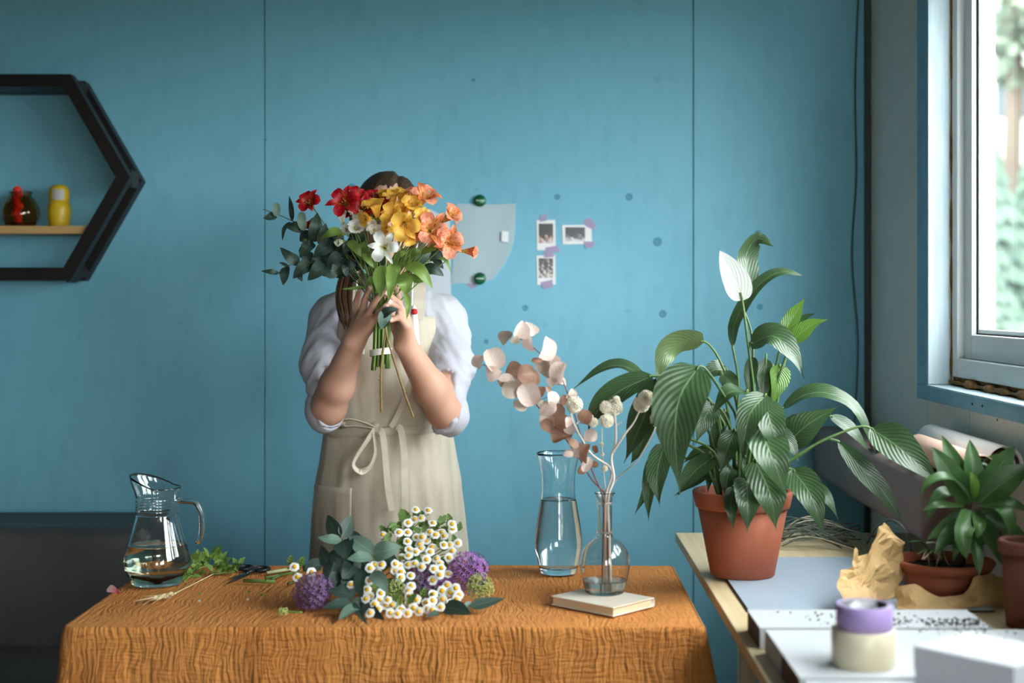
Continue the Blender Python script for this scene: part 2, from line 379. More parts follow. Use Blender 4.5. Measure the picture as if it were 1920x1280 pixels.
# squeezed-out sealing foam along the frame: an uneven bead
def foam(pts, r):
    q = spline(pts, 160); rr = [max(.0006, r*(.35+1.3*max(0, mnoise.noise(p*14)+.25))) for p in q]
    return tube_geo(q, rr, 6)
V1, F1 = foam([(XR+.0335, 3.4145, 2.19), (XR+.0335, 3.4145, 1.6), (XR+.0335, 3.4145, 1.135)], .0026)
V2, F2 = foam([(XR+.030, 3.415, 1.138), (XR+.030, 2.6, 1.138), (XR+.030, 1.35, 1.138)], .010)
V, Fc = join((V1, F1), (V2, F2)); obj('foam_bead', V, Fc, M_foam, w1)
box('frame_packing', (XR+.04, 1.31, 1.100), (XR+.09, 3.418, 1.1495), M_foam, w1)
w2 = window('window_2', W2[0], W2[1], W2[2], W2[3], False)
w3 = struct(box('window_3', (.1, YF-.075, .9), (.8, YF-.071, 2.0), M_pane))

# ------------------------------------------------------------------ outside the window
M_lawn = mat('lawn_outside', (74, 84, 68), .9, (64, 74, 60), nscale=.6)
V = [(XR+1.2, -30, -1.2), (90, -30, -1.2), (XR+1.2, 10, -1.2), (90, 10, -1.2), (XR+1.2, 42, 4.6), (90, 42, 4.6), (XR+1.2, 90, 5.2), (90, 90, 5.2)]
struct(obj('ground_outside', V, [[0, 1, 3, 2], [2, 3, 5, 4], [4, 5, 7, 6]], M_lawn, smooth=False))
def gz(y): return float(np.interp(y, [10, 42, 90], [-1.2, 4.6, 5.2]))
M_house = mat('white_render', (206, 206, 202), .9)
hs = thing('house', 'white rendered house with dark windows and grey roof beyond the window', 'house', (12.5, 32.0, gz(30)))
M_roof = mat('grey_roof', (104, 108, 108), .8); M_hwin = mat('dark_house_window', (66, 74, 80), .3)
box('walls', (9.6, 30, gz(30)-.1), (18, 36, 7.4), M_house, hs)
bm = bmesh.new()
vs = [bm.verts.new(p) for p in [(9.2, 29.6, 7.4), (18.4, 29.6, 7.4), (18.4, 36.4, 7.4), (9.2, 36.4, 7.4), (9.2, 33, 9.2), (18.4, 33, 9.2)]]
for f in [(0, 1, 5, 4), (2, 3, 4, 5), (0, 4, 3), (1, 2, 5), (3, 2, 1, 0)]: bm.faces.new([vs[i] for i in f])
bmobj('roof', bm, M_roof, hs)
for (x, z) in [(10.2, 5.7), (12.6, 5.7), (14.6, 5.7), (10.2, 3.7), (12.6, 3.7), (14.6, 3.7)]:
    w_ = box('window', (x-.45, 29.93, z-.5), (x+.45, 29.99, z+.5), M_hwin, hs); box('pane', (x-.40, 29.9, z-.45), (x+.4, 29.925, z+.45), M_hwin, w_)
M_bark = mat('bark', (84, 70, 58), .9); M_spruce = mat('spruce_foliage', (58, 74, 64), .9, (68, 84, 70), nscale=6)
M_broad = mat('broadleaf_foliage', (84, 98, 80), .9, (100, 112, 92), nscale=5)
def conifer(x, y, h, r, label, seed):
    rr = random.Random(seed); z0 = gz(y)
    t = thing('conifer', label, 'tree', (x, y, z0), 'trees beyond the window')
    tube('trunk', [(x, y, z0), (x, y, z0+h*.95)], [.12, .02], M_bark, t)
    V = []; Fc = []
    for k in range(9):
        f = k/9; zz = z0+h*(.12+.8*f); rad = r*(1-f)*1.05+.08; n = 18; o = len(V)
        V.append((x, y, zz+h*.16))
        for j in range(n):
            a = 2*math.pi*j/n+k; q = rad*(1 if j % 2 else .62)*(.85+.3*rr.random())
            V.append((x+q*math.cos(a), y+q*math.sin(a), zz-.05*h*(1 if j % 2 else .3)))
        for j in range(n): Fc.append([o, o+1+j, o+1+(j+1) % n])
    obj('foliage', V, Fc, M_spruce, t, smooth=False)
conifer(6.6, 20.5, 3.3, .9, 'dark pointed conifer nearer the window frame outside', 1)
conifer(8.3, 23.6, 3.0, .9, 'dark pointed conifer in front of the white house wall', 2)
conifer(5.6, 17.4, 1.9, .7, 'low young conifer on the lawn outside the window', 3)
def broadleaf(x, y, h, r, label, seed):
    rr = random.Random(seed); z0 = gz(y)
    t = thing('broadleaf_tree', label, 'tree', (x, y, z0), 'trees beyond the window')
    tube('trunk', [(x, y, z0), (x+.1, y, z0+h*.5), (x, y, z0+h*.8)], [.2, .1], M_bark, t)
    V = []; Fc = []
    for k in range(900):
        v = Vector((rr.gauss(0, 1), rr.gauss(0, 1), rr.gauss(0, 1))).normalized()*(r*(.55+.5*rr.random()))
        c = Vector((x, y, z0+h*.68))+Vector((v.x, v.y, v.z*1.1)); s = .22
        a = Vector((rr.uniform(-1, 1), rr.uniform(-1, 1), rr.uniform(-1, 1))).normalized(); b = a.orthogonal().normalized()
        o = len(V); V += [tuple(c+a*s), tuple(c+b*s*.6), tuple(c-a*s), tuple(c-b*s*.6)]; Fc.append([o, o+1, o+2, o+3])
    obj('foliage', V, Fc, M_broad, t, smooth=False)
broadleaf(8.7, 26.0, 8.0, 1.7, 'tall pale green broadleaf tree before the house roof', 4)
broadleaf(13.4, 26.0, 7.6, 1.8, 'round pale green broadleaf tree farther along the house', 5)

# ------------------------------------------------------------------ furniture
# table under the cloth
TZ = .72; TX0, TX1, TY0, TY1 = -.882, .32, 2.667, 3.287
M_pine = mat('pine', (190, 150, 104), .5, (170, 128, 84), nscale=5, stretch=(1, 14, 14))
tb = thing('table', 'narrow rectangular wooden table standing under the ochre cloth', 'table', ((TX0+TX1)/2, (TY0+TY1)/2, 0))
box('tabletop', (TX0+.004, TY0+.004, TZ-.034), (TX1-.004, TY1-.004, TZ-.006), M_pine, tb, bevel=.003)
for x in (TX0+.07, TX1-.07):
    for y in (TY0+.07, TY1-.07):
        box('leg', (x-.024, y-.024, 0), (x+.024, y+.024, TZ-.0345), M_pine, tb, bevel=.002)
bm = bmesh.new()
for lo, hi in [((TX0+.095, TY0+.06, TZ-.10), (TX1-.095, TY0+.08, TZ-.035)), ((TX0+.095, TY1-.08, TZ-.10), (TX1-.095, TY1-.06, TZ-.035))]: boxgeo(bm, lo, hi)
bmobj('apron_rail', bm, M_pine, tb)

# tablecloth: one sheet, flat top and hanging skirt with crinkles
def cloth_mat():
    m = mat('ochre_muslin', (208, 136, 68), .85, (194, 121, 56), nscale=6)
    nt = m.node_tree; N = nt.nodes; L = nt.links; b = N['Principled BSDF']
    tc = N.new('ShaderNodeTexCoord'); sp = N.new('ShaderNodeSeparateXYZ'); uv = N.new('ShaderNodeUVMap'); L.new(uv.outputs[0], sp.inputs[0])
    nz = N.new('ShaderNodeTexNoise'); nz.inputs['Scale'].default_value = 9; nz.inputs['Detail'].default_value = 3; L.new(uv.outputs[0], nz.inputs['Vector'])
    def mth(op, a, c=None):
        n = N.new('ShaderNodeMath'); n.operation = op
        for i, v in enumerate((a, c)):
            if v is None: continue
            if hasattr(v, 'links'): L.new(v, n.inputs[i])
            else: n.inputs[i].default_value = v
        return n.outputs[0]
    n2 = N.new('ShaderNodeTexNoise'); n2.inputs['Scale'].default_value = 26; n2.inputs['Detail'].default_value = 2; L.new(uv.outputs[0], n2.inputs['Vector'])
    def aniso(sx, sy, det, loc):
        mp_ = N.new('ShaderNodeMapping'); mp_.inputs['Scale'].default_value = (sx, sy, 1); mp_.inputs['Location'].default_value = (loc, loc*.7, 0)
        ad = N.new('ShaderNodeVectorMath'); ad.operation = 'MULTIPLY_ADD'; ad.inputs[1].default_value = (.05, .05, 0); L.new(nz.outputs['Color'], ad.inputs[0]); L.new(uv.outputs[0], ad.inputs[2]); L.new(ad.outputs[0], mp_.inputs[0])
        t_ = N.new('ShaderNodeTexNoise'); t_.inputs['Scale'].default_value = 1; t_.inputs['Detail'].default_value = det; L.new(mp_.outputs[0], t_.inputs['Vector']); return t_.outputs['Fac']
    amp = N.new('ShaderNodeTexNoise'); amp.inputs['Scale'].default_value = 5.5; amp.inputs['Detail'].default_value = 2; L.new(uv.outputs[0], amp.inputs['Vector'])
    # crepe ribs running down the cloth, broken by finer rows across
    rib = mth('MULTIPLY', aniso(150, 16, 2, 1), mth('MULTIPLY', amp.outputs['Fac'], 2.4))
    hgt = mth('ADD', mth('MULTIPLY', rib, 2.6), mth('MULTIPLY', aniso(20, 170, 2, 5), 1.5))
    hgt = mth('MULTIPLY', hgt, mth('ADD', mth('MULTIPLY', mth('GREATER_THAN', sp.outputs[1], 4.9), .60), .40))
    bp = N.new('ShaderNodeBump'); bp.inputs['Strength'].default_value = .9; bp.inputs['Distance'].default_value = .0042
    L.new(hgt, bp.inputs['Height']); L.new(bp.outputs['Normal'], b.inputs['Normal'])
    return m
M_cloth = cloth_mat()
def tablecloth():
    rc = .018; hx, hy = (TX1-TX0)/2, (TY1-TY0)/2; cx, cy = (TX0+TX1)/2, (TY0+TY1)/2
    per = []                                     # (x, y, nx, ny) around the rounded rectangle, counter-clockwise from the front left
    def seg(x0, y0, x1, y1, nx, ny, n):
        for i in range(n): t = i/n; per.append((x0+(x1-x0)*t, y0+(y1-y0)*t, nx, ny))
    def arc(ax, ay, a0, n):
        for i in range(n): a = a0+math.pi/2*i/n; per.append((ax+rc*math.cos(a), ay+rc*math.sin(a), math.cos(a), math.sin(a)))
    X, Y = hx-rc, hy-rc
    seg(-X, -hy, X, -hy, 0, -1, 330); arc(X, -Y, -math.pi/2, 14); seg(hx, -Y, hx, Y, 1, 0, 110); arc(X, Y, 0, 14)
    seg(X, hy, -X, hy, 0, 1, 200); arc(-X, Y, math.pi/2, 14); seg(-hx, Y, -hx, -Y, -1, 0, 110); arc(-X, -Y, math.pi, 14)
    n = len(per); V = []; U = []; rings = []
    def crease(x, y):
        q = Vector((x*7, y*7, 3.1)); return .0012*mnoise.noise(q)+.0009*mnoise.noise(q*4.2)+(.0007*math.sin(190*y+6*mnoise.noise(q*1.3)) if x > -.1 else .0003*math.sin(150*y+6*mnoise.noise(q)))
    for k in [0, .12, .25, .36, .46, .55, .63, .7, .76, .81, .85, .885, .915, .94, .96, .975, .987, .995]:
        for (x, y, nx, ny) in per:
            # shrink towards the centre segment of the table
            xx = x*k if abs(x) < hx-hy else math.copysign((hx-hy)*k+(abs(x)-(hx-hy))*k, x); yy = y*k
            V.append((cx+xx, cy+yy, TZ+crease(cx+xx, yy))); U.append((cx+xx, cy+yy))
        rings.append(n)
    L_ = .46; m = 66; s = 0; pos = []
    for i, q in enumerate(per):
        pos.append(s); nx_ = per[(i+1) % n]; s += math.hypot(nx_[0]-q[0], nx_[1]-q[1])+(.004 if q[2]*q[3] != 0 else 0)
    for j in range(m+1):
        t = L_*(j/m)**1.25; d = min(t, .010)
        for i, (x, y, nx, ny) in enumerate(per):
            f = 1-math.cos(min(1, t/.012)*math.pi/2)
            sn = pos[i]; ph = Vector((sn*3.2, t*1.2, 9.7)); corner = 1 if nx*ny != 0 else 0
            ramp = min(1, t/.10)
            w = ramp*(.013*mnoise.noise(ph)+.009*mnoise.noise(Vector((sn*7.5, t*2.2+sn*1.5, 5)))+.006*(1-2*abs(mnoise.noise(Vector((sn*9+t*6, t*7, 8)))))+.0040*mnoise.noise(Vector((sn*24, t*5, 2)))+.0014*mnoise.noise(Vector((sn*70, t*26, 4))))
            flare = .13 if abs(nx) > .5 else .05
            if corner: flare = .13*abs(nx)+.05*abs(ny)+.06
            out = .004*math.sin(min(1, t/.012)*math.pi/2)+flare*t+w
            z = TZ-(t*.985 if t > .012 else .012*f*.98)
            V.append((cx+x+nx*out, cy+y+ny*out, z+(crease(cx+x, y) if t < .012 else 0)*(1-t/.012 if t < .012 else 0)))
            U.append((sn if abs(ny) > .5 else sn, 5+t))
        rings.append(n)
    Fc = []
    for a in range(len(rings)-1):
        if a == 17: pass
        for i in range(n):
            Fc.append([a*n+i, a*n+(i+1) % n, (a+1)*n+(i+1) % n, (a+1)*n+i])
    o = obj('tablecloth', V, Fc, M_cloth, None, U, loc=(cx, cy, TZ-L_))
    return tag(o, 'crinkled ochre muslin cloth draped over the narrow table', 'tablecloth')
tablecloth()

# sofa along the back wall, left
sx0, sx1 = -2.35, -1.0
so = thing('sofa', 'low charcoal leatherette sofa against the blue wall behind the table', 'sofa', ((sx0+sx1)/2, 3.7, 0))
def cushion(name, lo, hi, bev, parent, wr_=.004):
    bm = bmesh.new(); boxgeo(bm, lo, hi, bev, 5)
    es = [e for e in bm.edges if e.calc_length() > .12]
    bmesh.ops.subdivide_edges(bm, edges=es, cuts=14, use_grid_fill=True)
    for v in bm.verts:
        q = v.co; v.co = q+Vector((0, -1, 0))*wr_*(mnoise.noise(Vector((q.x*9, q.y, q.z*2.2)))+.4*mnoise.noise(Vector((q.x*30, q.y, q.z*4))))
    return bmobj(name, bm, M_sofa, parent, smooth=True)
cushion('back_cushion', (sx0, 3.72, .40), (sx1, 4.05, .735), .035, so)
cushion('seat_cushion', (sx0, 2.98, .27), (sx1, 3.735, .425), .03, so)
box('base', (sx0+.02, 3.02, .07), (sx1-.02, 4.04, .268), M_sofa, so, bevel=.01)
for x in (sx0+.1, sx1-.1):
    for y in (3.08, 3.95): lathe('foot', [(0, 0), (.02, 0), (.026, .069), (0, .069)], (x, y, 0), M_black, so, n=16)

# work counter on the right, wood board on trestles
KZ = .75; KX0, KX1, KY0, KY1 = .357, .955, 1.75, 3.57
ct = thing('work_counter', 'plywood work counter on legs along the window wall', 'counter', ((KX0+KX1)/2, (KY0+KY1)/2, 0))
M_birch = mat('birch_plywood', (216, 196, 158), .5, (204, 180, 138), nscale=3, stretch=(18, 1, 1), bump=.05)
box('worktop', (KX0, KY0, KZ-.022), (KX1, KY1, KZ), M_birch, ct, bevel=.0015)
for y in (KY0+.12, KY1-.12):
    for x in (KX0+.16, KX1-.06): box('leg', (x-.02, y-.02, 0), (x+.02, y+.02, KZ-.0225), M_birch, ct, bevel=.002)
    box('crossbar', (KX0+.181, y-.015, .30), (KX1-.081, y+.015, .34), M_birch, ct)
# long padded backrest fixed to the right wall
M_taupe = mat('taupe_upholstery', (146, 124, 120), .6, (134, 112, 108), nscale=4, bump=.1, bscale=120)
bk = box('padded_backrest', (.80, 2.92, .826), (XR-.001, 4.075, .975), M_taupe, None, bevel=.03, seg=5, smooth=True)
tag(bk, 'long taupe padded backrest fixed to the wall under the window', 'backrest')

# hexagon shelf on the wall
hx_ = thing('hexagon_shelf', 'black wooden hexagon wall shelf with one plain board', 'shelf', (-1.445, YB-.02, 1.389))
hc = Vector((-1.445, 0, 1.674)); HR = .329
def hexbar(name, k, r0, r1, y0, y1, parent, m=M_black):
    a0, a1 = math.pi/3*k, math.pi/3*(k+1); V = []
    g = .0006
    for y in (y0, y1):
        for (r, a, s) in ((r1, a0, 1), (r1, a1, -1), (r0, a1, -1), (r0, a0, 1)):
            V.append((hc.x+r*math.cos(a), y, hc.z+r*math.sin(a)))
    Fc = [(0, 1, 2, 3), (7, 6, 5, 4), (0, 4, 5, 1), (1, 5, 6, 2), (2, 6, 7, 3), (3, 7, 4, 0)]
    o = obj(name, V, Fc, m, parent, smooth=False); return o
for k in range(6):
    hexbar('front_bar', k, HR-.040, HR, 3.935, 3.975, hx_)
    hexbar('back_bar', k, HR-.040, HR, 4.055, YB-.0005, hx_)
for k in range(6):                    # blocks joining the two frames at the corners; the upper sides are boarded
    a = math.pi/3*k; c = Vector((hc.x+(HR-.02)*math.cos(a), 0, hc.z+(HR-.02)*math.sin(a)))
    M_ = Matrix.Translation((c.x, 4.015, c.z)) @ Matrix.Rotation(-a, 4, 'Y')
    box('corner_block', (-.019, -.0395, -.024), (.013, .0395, .024), mat('dark_grey_wood', (46, 44, 42), .6) if k == 0 else bpy.data.materials['dark_grey_wood'], hx_, M=M_)
for k in (0, 1, 2): hexbar('side_board', k, HR-.039, HR-.026, 3.9755, 4.0545, hx_)
M_board = mat('pale_pine_board', (206, 168, 112), .5, (192, 150, 94), nscale=5, stretch=(1, 14, 14))
box('board', (-1.66, 3.945, 1.518), (-1.236, 4.09, 1.540), M_board, hx_, bevel=.0015)
# ------------------------------------------------------------------ distance-field bodies (one continuous skin)
def sdf_mesh(prims, h, cuts=(), noise_fn=None):
    lo = np.array([1e9]*3); hi = -lo
    def bb(p):
        if p[0] == 'cap':
            a, b = np.array(p[1]), np.array(p[2]); r = max(p[3], p[4]); return np.minimum(a, b)-r, np.maximum(a, b)+r
        c = np.array(p[1]); r = max(p[2]); return c-r, c+r
    for p in prims: a, b = bb(p); lo = np.minimum(lo, a); hi = np.maximum(hi, b)
    lo -= 4*h; hi += 4*h
    n = np.ceil((hi-lo)/h).astype(int)+1
    fld = np.full(n, .5, dtype=np.float32)
    ax = [lo[i]+h*np.arange(n[i]) for i in range(3)]
    for p in prims:
        k = p[-1]; a, b = bb(p); mg = k+3*h+.01
        i0 = np.maximum(((a-mg-lo)/h).astype(int), 0); i1 = np.minimum(((b+mg-lo)/h).astype(int)+2, n)
        X, Y, Z = np.meshgrid(*[ax[i][i0[i]:i1[i]] for i in range(3)], indexing='ij')
        if p[0] == 'cap':
            A, B = np.array(p[1]), np.array(p[2]); BA = B-A; L2 = max(BA.dot(BA), 1e-9)
            t = np.clip(((X-A[0])*BA[0]+(Y-A[1])*BA[1]+(Z-A[2])*BA[2])/L2, 0, 1)
            d = np.sqrt((X-A[0]-t*BA[0])**2+(Y-A[1]-t*BA[1])**2+(Z-A[2]-t*BA[2])**2)-(p[3]+(p[4]-p[3])*t)
        else:
            c, r = p[1], p[2]; M = p[3]
            x, y, z = X-c[0], Y-c[1], Z-c[2]
            if M is not None:
                M = np.array(M); x, y, z = M[0][0]*x+M[0][1]*y+M[0][2]*z, M[1][0]*x+M[1][1]*y+M[1][2]*z, M[2][0]*x+M[2][1]*y+M[2][2]*z
            k0 = np.sqrt((x/r[0])**2+(y/r[1])**2+(z/r[2])**2); k1 = np.sqrt((x/r[0]**2)**2+(y/r[1]**2)**2+(z/r[2]**2)**2)
            d = k0*(k0-1)/np.maximum(k1, 1e-6)
        sub = fld[i0[0]:i1[0], i0[1]:i1[1], i0[2]:i1[2]]
        if k > 0:
            hh = np.clip(.5+.5*(sub-d)/k, 0, 1); new = sub*(1-hh)+d*hh-k*hh*(1-hh)
        else: new = np.minimum(sub, d)
        fld[i0[0]:i1[0], i0[1]:i1[1], i0[2]:i1[2]] = new
    for (c, nn, rad) in cuts:                 # planes that cut material away on the side of nn, within rad of c
        c = np.array(c); nn = np.array(nn)/np.linalg.norm(nn)
        X, Y, Z = np.meshgrid(*ax, indexing='ij', sparse=True)
        d = (X-c[0])*nn[0]+(Y-c[1])*nn[1]+(Z-c[2])*nn[2]
        near = (X-c[0])**2+(Y-c[1])**2+(Z-c[2])**2 < rad*rad
        fld = np.where(near, np.maximum(fld, d.astype(np.float32)), fld)
    ins = fld < 0
    c0 = [slice(0, -1), slice(1, None)]
    cnt = np.zeros(n-1, np.int8); corners = [(i, j, k) for i in (0, 1) for j in (0, 1) for k in (0, 1)]
    for (i, j, k) in corners: cnt += ins[c0[i], c0[j], c0[k]]
    act = np.argwhere((cnt > 0) & (cnt < 8))
    vid = -np.ones(n-1, np.int32); vid[act[:, 0], act[:, 1], act[:, 2]] = np.arange(len(act))
    acc = np.zeros((len(act), 3)); num = np.zeros(len(act))
    for a in range(8):
        for b in range(a+1, 8):
            ca, cb = np.array(corners[a]), np.array(corners[b])
            if np.abs(ca-cb).sum() != 1: continue
            va = fld[tuple((act+ca).T)]; vb = fld[tuple((act+cb).T)]
            m = (va < 0) != (vb < 0); t = np.where(m, va/np.where(m, va-vb, 1), 0)
            acc += np.where(m[:, None], ca+(cb-ca)*t[:, None], 0); num += m
    V = lo+h*(act+acc/num[:, None])
    Fc = []
    for axn in range(3):
        u, v = [(1, 2), (2, 0), (0, 1)][axn]
        sa = [slice(None)]*3; sb = [slice(None)]*3; sa[axn] = slice(0, -1); sb[axn] = slice(1, None)
        ch = ins[tuple(sa)] != ins[tuple(sb)]
        E = np.argwhere(ch); E = E[(E[:, u] > 0) & (E[:, v] > 0) & (E[:, u] < n[u]-1) & (E[:, v] < n[v]-1)]
        q = []
        for (du, dv) in ((1, 1), (0, 1), (0, 0), (1, 0)):
            s = E.copy(); s[:, u] -= du; s[:, v] -= dv; q.append(vid[s[:, 0], s[:, 1], s[:, 2]])
        q = np.stack(q, 1); fl = ins[tuple(E.T)]
        q[~fl] = q[~fl][:, ::-1]; Fc.append(q)
    Fc = np.concatenate(Fc)
    return V, Fc
def vnormals(V, Fc):
    N = np.zeros_like(V); nn = np.cross(V[Fc[:, 2]]-V[Fc[:, 0]], V[Fc[:, 3]]-V[Fc[:, 1]])
    for i in range(4): np.add.at(N, Fc[:, i], nn)
    return N/np.maximum(np.linalg.norm(N, axis=1)[:, None], 1e-12)
def relax(V, Fc, it=1, w=.5):
    E = np.concatenate([Fc[:, [0, 1]], Fc[:, [1, 2]], Fc[:, [2, 3]], Fc[:, [3, 0]]])
    for _ in range(it):
        S = np.zeros_like(V); c = np.zeros(len(V))
        np.add.at(S, E[:, 0], V[E[:, 1]]); np.add.at(S, E[:, 1], V[E[:, 0]]); np.add.at(c, E[:, 0], 1); np.add.at(c, E[:, 1], 1)
        V = V*(1-w)+w*S/np.maximum(c, 1)[:, None]
    return V
def displace(V, Fc, fn):
    N = vnormals(V, Fc); return V+N*np.array([fn(v, nv) for v, nv in zip(V, N)])[:, None]
def T(v): return (v[0], v[1], v[2])

# ------------------------------------------------------------------ person
PX = -.373; PY = 3.66
M_skin = mat('skin', (216, 170, 148), .5, (208, 158, 135), nscale=7, sss=.15, sssr=(.012, .005, .003), bump=.06, bscale=160)
M_shirt = mat('white_cotton_shirt', (200, 200, 210), .8, (192, 192, 204), nscale=5, bump=.15, bscale=420, sheen=.15)
M_linen = mat('natural_linen', (205, 195, 176), .85, (190, 179, 160), nscale=30, stretch=(1, 1, .25), bump=.22, bscale=260, sheen=.15)
M_tie = mat('linen_tape', (222, 213, 196), .8, (210, 200, 182), nscale=30, bump=.15, bscale=260)
M_hair = mat('ash_brown_hair', (88, 68, 52), .4, (58, 44, 34), nscale=60, stretch=(3, 3, .35), bump=.7, bscale=110, bstretch=(3, 3, .18), bdist=.004)
M_trou = mat('dark_blue_trousers', (58, 64, 82), .85)
M_nail = mat('fingernail', (232, 190, 176), .25)
pe = thing('person', 'person in white shirt and linen apron hiding their face behind a bouquet', 'person', (PX, PY, 0))
shL, shR = Vector((PX-.158, PY-.005, 1.283)), Vector((PX+.160, PY-.005, 1.283))
elL, elR = P(616, 764, 3.49), P(834, 772, 3.49)
wrL, wrR = P(664, 640, 3.375), P(760, 645, 3.375)
pr = []
def cap(a, b, ra, rb, k=.012): pr.append(('cap', T(a), T(b), ra, rb, k))
def ell(c, r, k=.02, M=None): pr.append(('ell', T(c), r, M, k))
ell((PX, PY, 1.19), (.140, .092, .165)); ell((PX, PY-.01, 1.255), (.13, .085, .08)); ell((PX, PY, 1.02), (.120, .085, .15)); ell((PX, PY, .90), (.150, .105, .12), .04)
cap(shL+Vector((.02, 0, -.004)), shR+Vector((-.02, 0, -.004)), .038, .038, .03)
cap((PX, PY-.005, 1.30), (PX+.0, PY-.045, 1.44), .055, .050, .03)                    # neck, head bent a little forward
HC = Vector((PX+.005, PY-.075, 1.545))
ell(HC, (.073, .092, .098), .02); ell(HC+Vector((0, -.030, -.058)), (.056, .062, .062), .03); cap(HC+Vector((0, -.072, -.104)), HC+Vector((0, -.066, -.098)), .018, .022, .02)
cap(HC+Vector((0, -.092, .010)), HC+Vector((0, -.108, -.028)), .008, .012, .010)     # nose
cap(HC+Vector((-.014, -.096, -.032)), HC+Vector((.014, -.096, -.032)), .007, .007, .008)
cap(HC+Vector((-.018, -.090, -.060)), HC+Vector((.018, -.090, -.060)), .006, .006, .006)    # lips
cap(HC+Vector((-.015, -.088, -.070)), HC+Vector((.015, -.088, -.070)), .007, .007, .006)
for s in (-1, 1):
    cap(HC+Vector((s*.014, -.088, .022)), HC+Vector((s*.048, -.075, .024)), .008, .008, .012)    # brow
    ell(HC+Vector((s*.074, .006, -.012)), (.009, .018, .030), .006)                              # ear
    hip = Vector((PX+s*.082, PY, .88)); kn = Vector((PX+s*.085, PY-.005, .47)); an = Vector((PX+s*.088, PY+.015, .085))
    cap(hip, kn, .082, .052, .03); cap(kn, an, .052, .034, .02); cap(an, (an.x, an.y-.02, .04), .034, .034, .02); cap((an.x, an.y+.02, .035), (an.x+s*.012, an.y-.16, .026), .034, .024, .02)
for (sh, el, wr) in ((shL, elL, wrL), (shR, elR, wrR)):
    cap(sh+Vector((.02 if sh.x < PX else -.02, 0, -.014)), sh.lerp(el, .5), .036, .042, .02); cap(sh.lerp(el, .5), el, .042, .041, .02); mid = el.lerp(wr, .35)
    cap(el, mid, .0405, .0405, .02); cap(mid, wr, .0405, .0265, .02)
nails = []
def finger(pts, r0, r1, nail=None):
    pts = [P(*q) for q in pts]; m = len(pts)-1
    for i in range(m):
        a, b = r0+(r1-r0)*i/m, r0+(r1-r0)*(i+1)/m; cap(pts[i], pts[i+1], a, b, .0035)
    if nail is not None: nails.append((pts[-1], (pts[-1]-pts[-2]).normalized(), Vector(nail).normalized(), r1))
# her right hand (picture left): back of the hand towards us, fingers up round the stems
def palm(w, ks, kk=.010):
    for q in ks: cap(w, P(*q), .0225, .0130, kk)
palm(wrL, [(671, 592, 3.372), (680, 590, 3.352), (690, 592, 3.336), (698, 601, 3.325)])
finger([(670, 590, 3.372), (668, 568, 3.372), (675, 543, 3.362)], .0098, .0072, (0, -1, .2))
finger([(679, 588, 3.352), (684, 562, 3.338), (695, 538, 3.325)], .0100, .0074, (0, -1, .2))
finger([(690, 591, 3.336), (700, 570, 3.316), (715, 549, 3.296)], .0098, .0074, (0, -1, .2))
finger([(699, 601, 3.325), (711, 586, 3.302), (724, 573, 3.286)], .0092, .0068, (.2, -1, .3))
cap(wrL.lerp(P(698, 612, 3.39), .3), P(700, 606, 3.392), .018, .0125, .008); finger([(700, 606, 3.392), (710, 585, 3.396), (716, 565, 3.392)], .012, .0085)
# her left hand (picture right): fingers closing on the stems from the right
palm(wrR, [(751, 590, 3.362), (759, 592, 3.345), (762, 600, 3.332), (762, 611, 3.322)])
finger([(751, 588, 3.362), (748, 565, 3.350), (742, 538, 3.330)], .0098, .0074, (-.3, -1, .2))
finger([(758, 590, 3.345), (745, 566, 3.316), (723, 549, 3.298)], .0100, .0074, (-.2, -1, .5))
finger([(762, 599, 3.332), (747, 577, 3.302), (730, 566, 3.290)], .0098, .0074, (-.3, -1, .4))
finger([(762, 611, 3.322), (748, 594, 3.298), (733, 600, 3.290)], .0092, .0070, (-.5, -1, 0))
cap(wrR.lerp(P(742, 612, 3.39), .3), P(738, 606, 3.394), .018, .0125, .008); finger([(738, 606, 3.394), (730, 585, 3.398), (726, 565, 3.394)], .012, .0085)
V, Fc = sdf_mesh(pr, .0042); V = relax(V, Fc, 1, .35)
obj('body', V, Fc.tolist(), M_skin, pe)
for (c, d, n, r) in nails:
    n = (n-n.dot(d)*d).normalized(); s = d.cross(n); o_ = c+n*(r*.86)+d*r*.25
    Vn = []; Fn = []
    for i in range(5):
        for j in range(5):
            u, v = j/2-1, i/4; Vn.append(tuple(o_+s*(u*r*.68)+d*(r*(1.15*v-.75))+n*(.0012-(u*r*.68)**2*28-.0012*(v-.5)**2)))
    for i in range(4):
        for j in range(4): a = i*5+j; Fn.append([a, a+1, a+6, a+5])
    obj('fingernail', Vn, Fn, M_nail, pe)
M_eye = mat('eye_white', (232, 230, 226), .2); M_iris = mat('iris', (70, 86, 84), .2)
for s in (-1, 1):
    c = HC+Vector((s*.031, -.074, .004)); e = lathe('eye', [(0, -.0115), (.006, -.0098), (.0105, -.004), (.0113, .002), (.008, .0082), (.0045, .0106), (0, .0113)], c, M_eye, pe, n=16, axis=(0, -1, 0))
    lathe('iris', [(.0052, .0104), (.0035, .0112), (0, .0117)], c, M_iris, e, n=14, axis=(0, -1, 0))

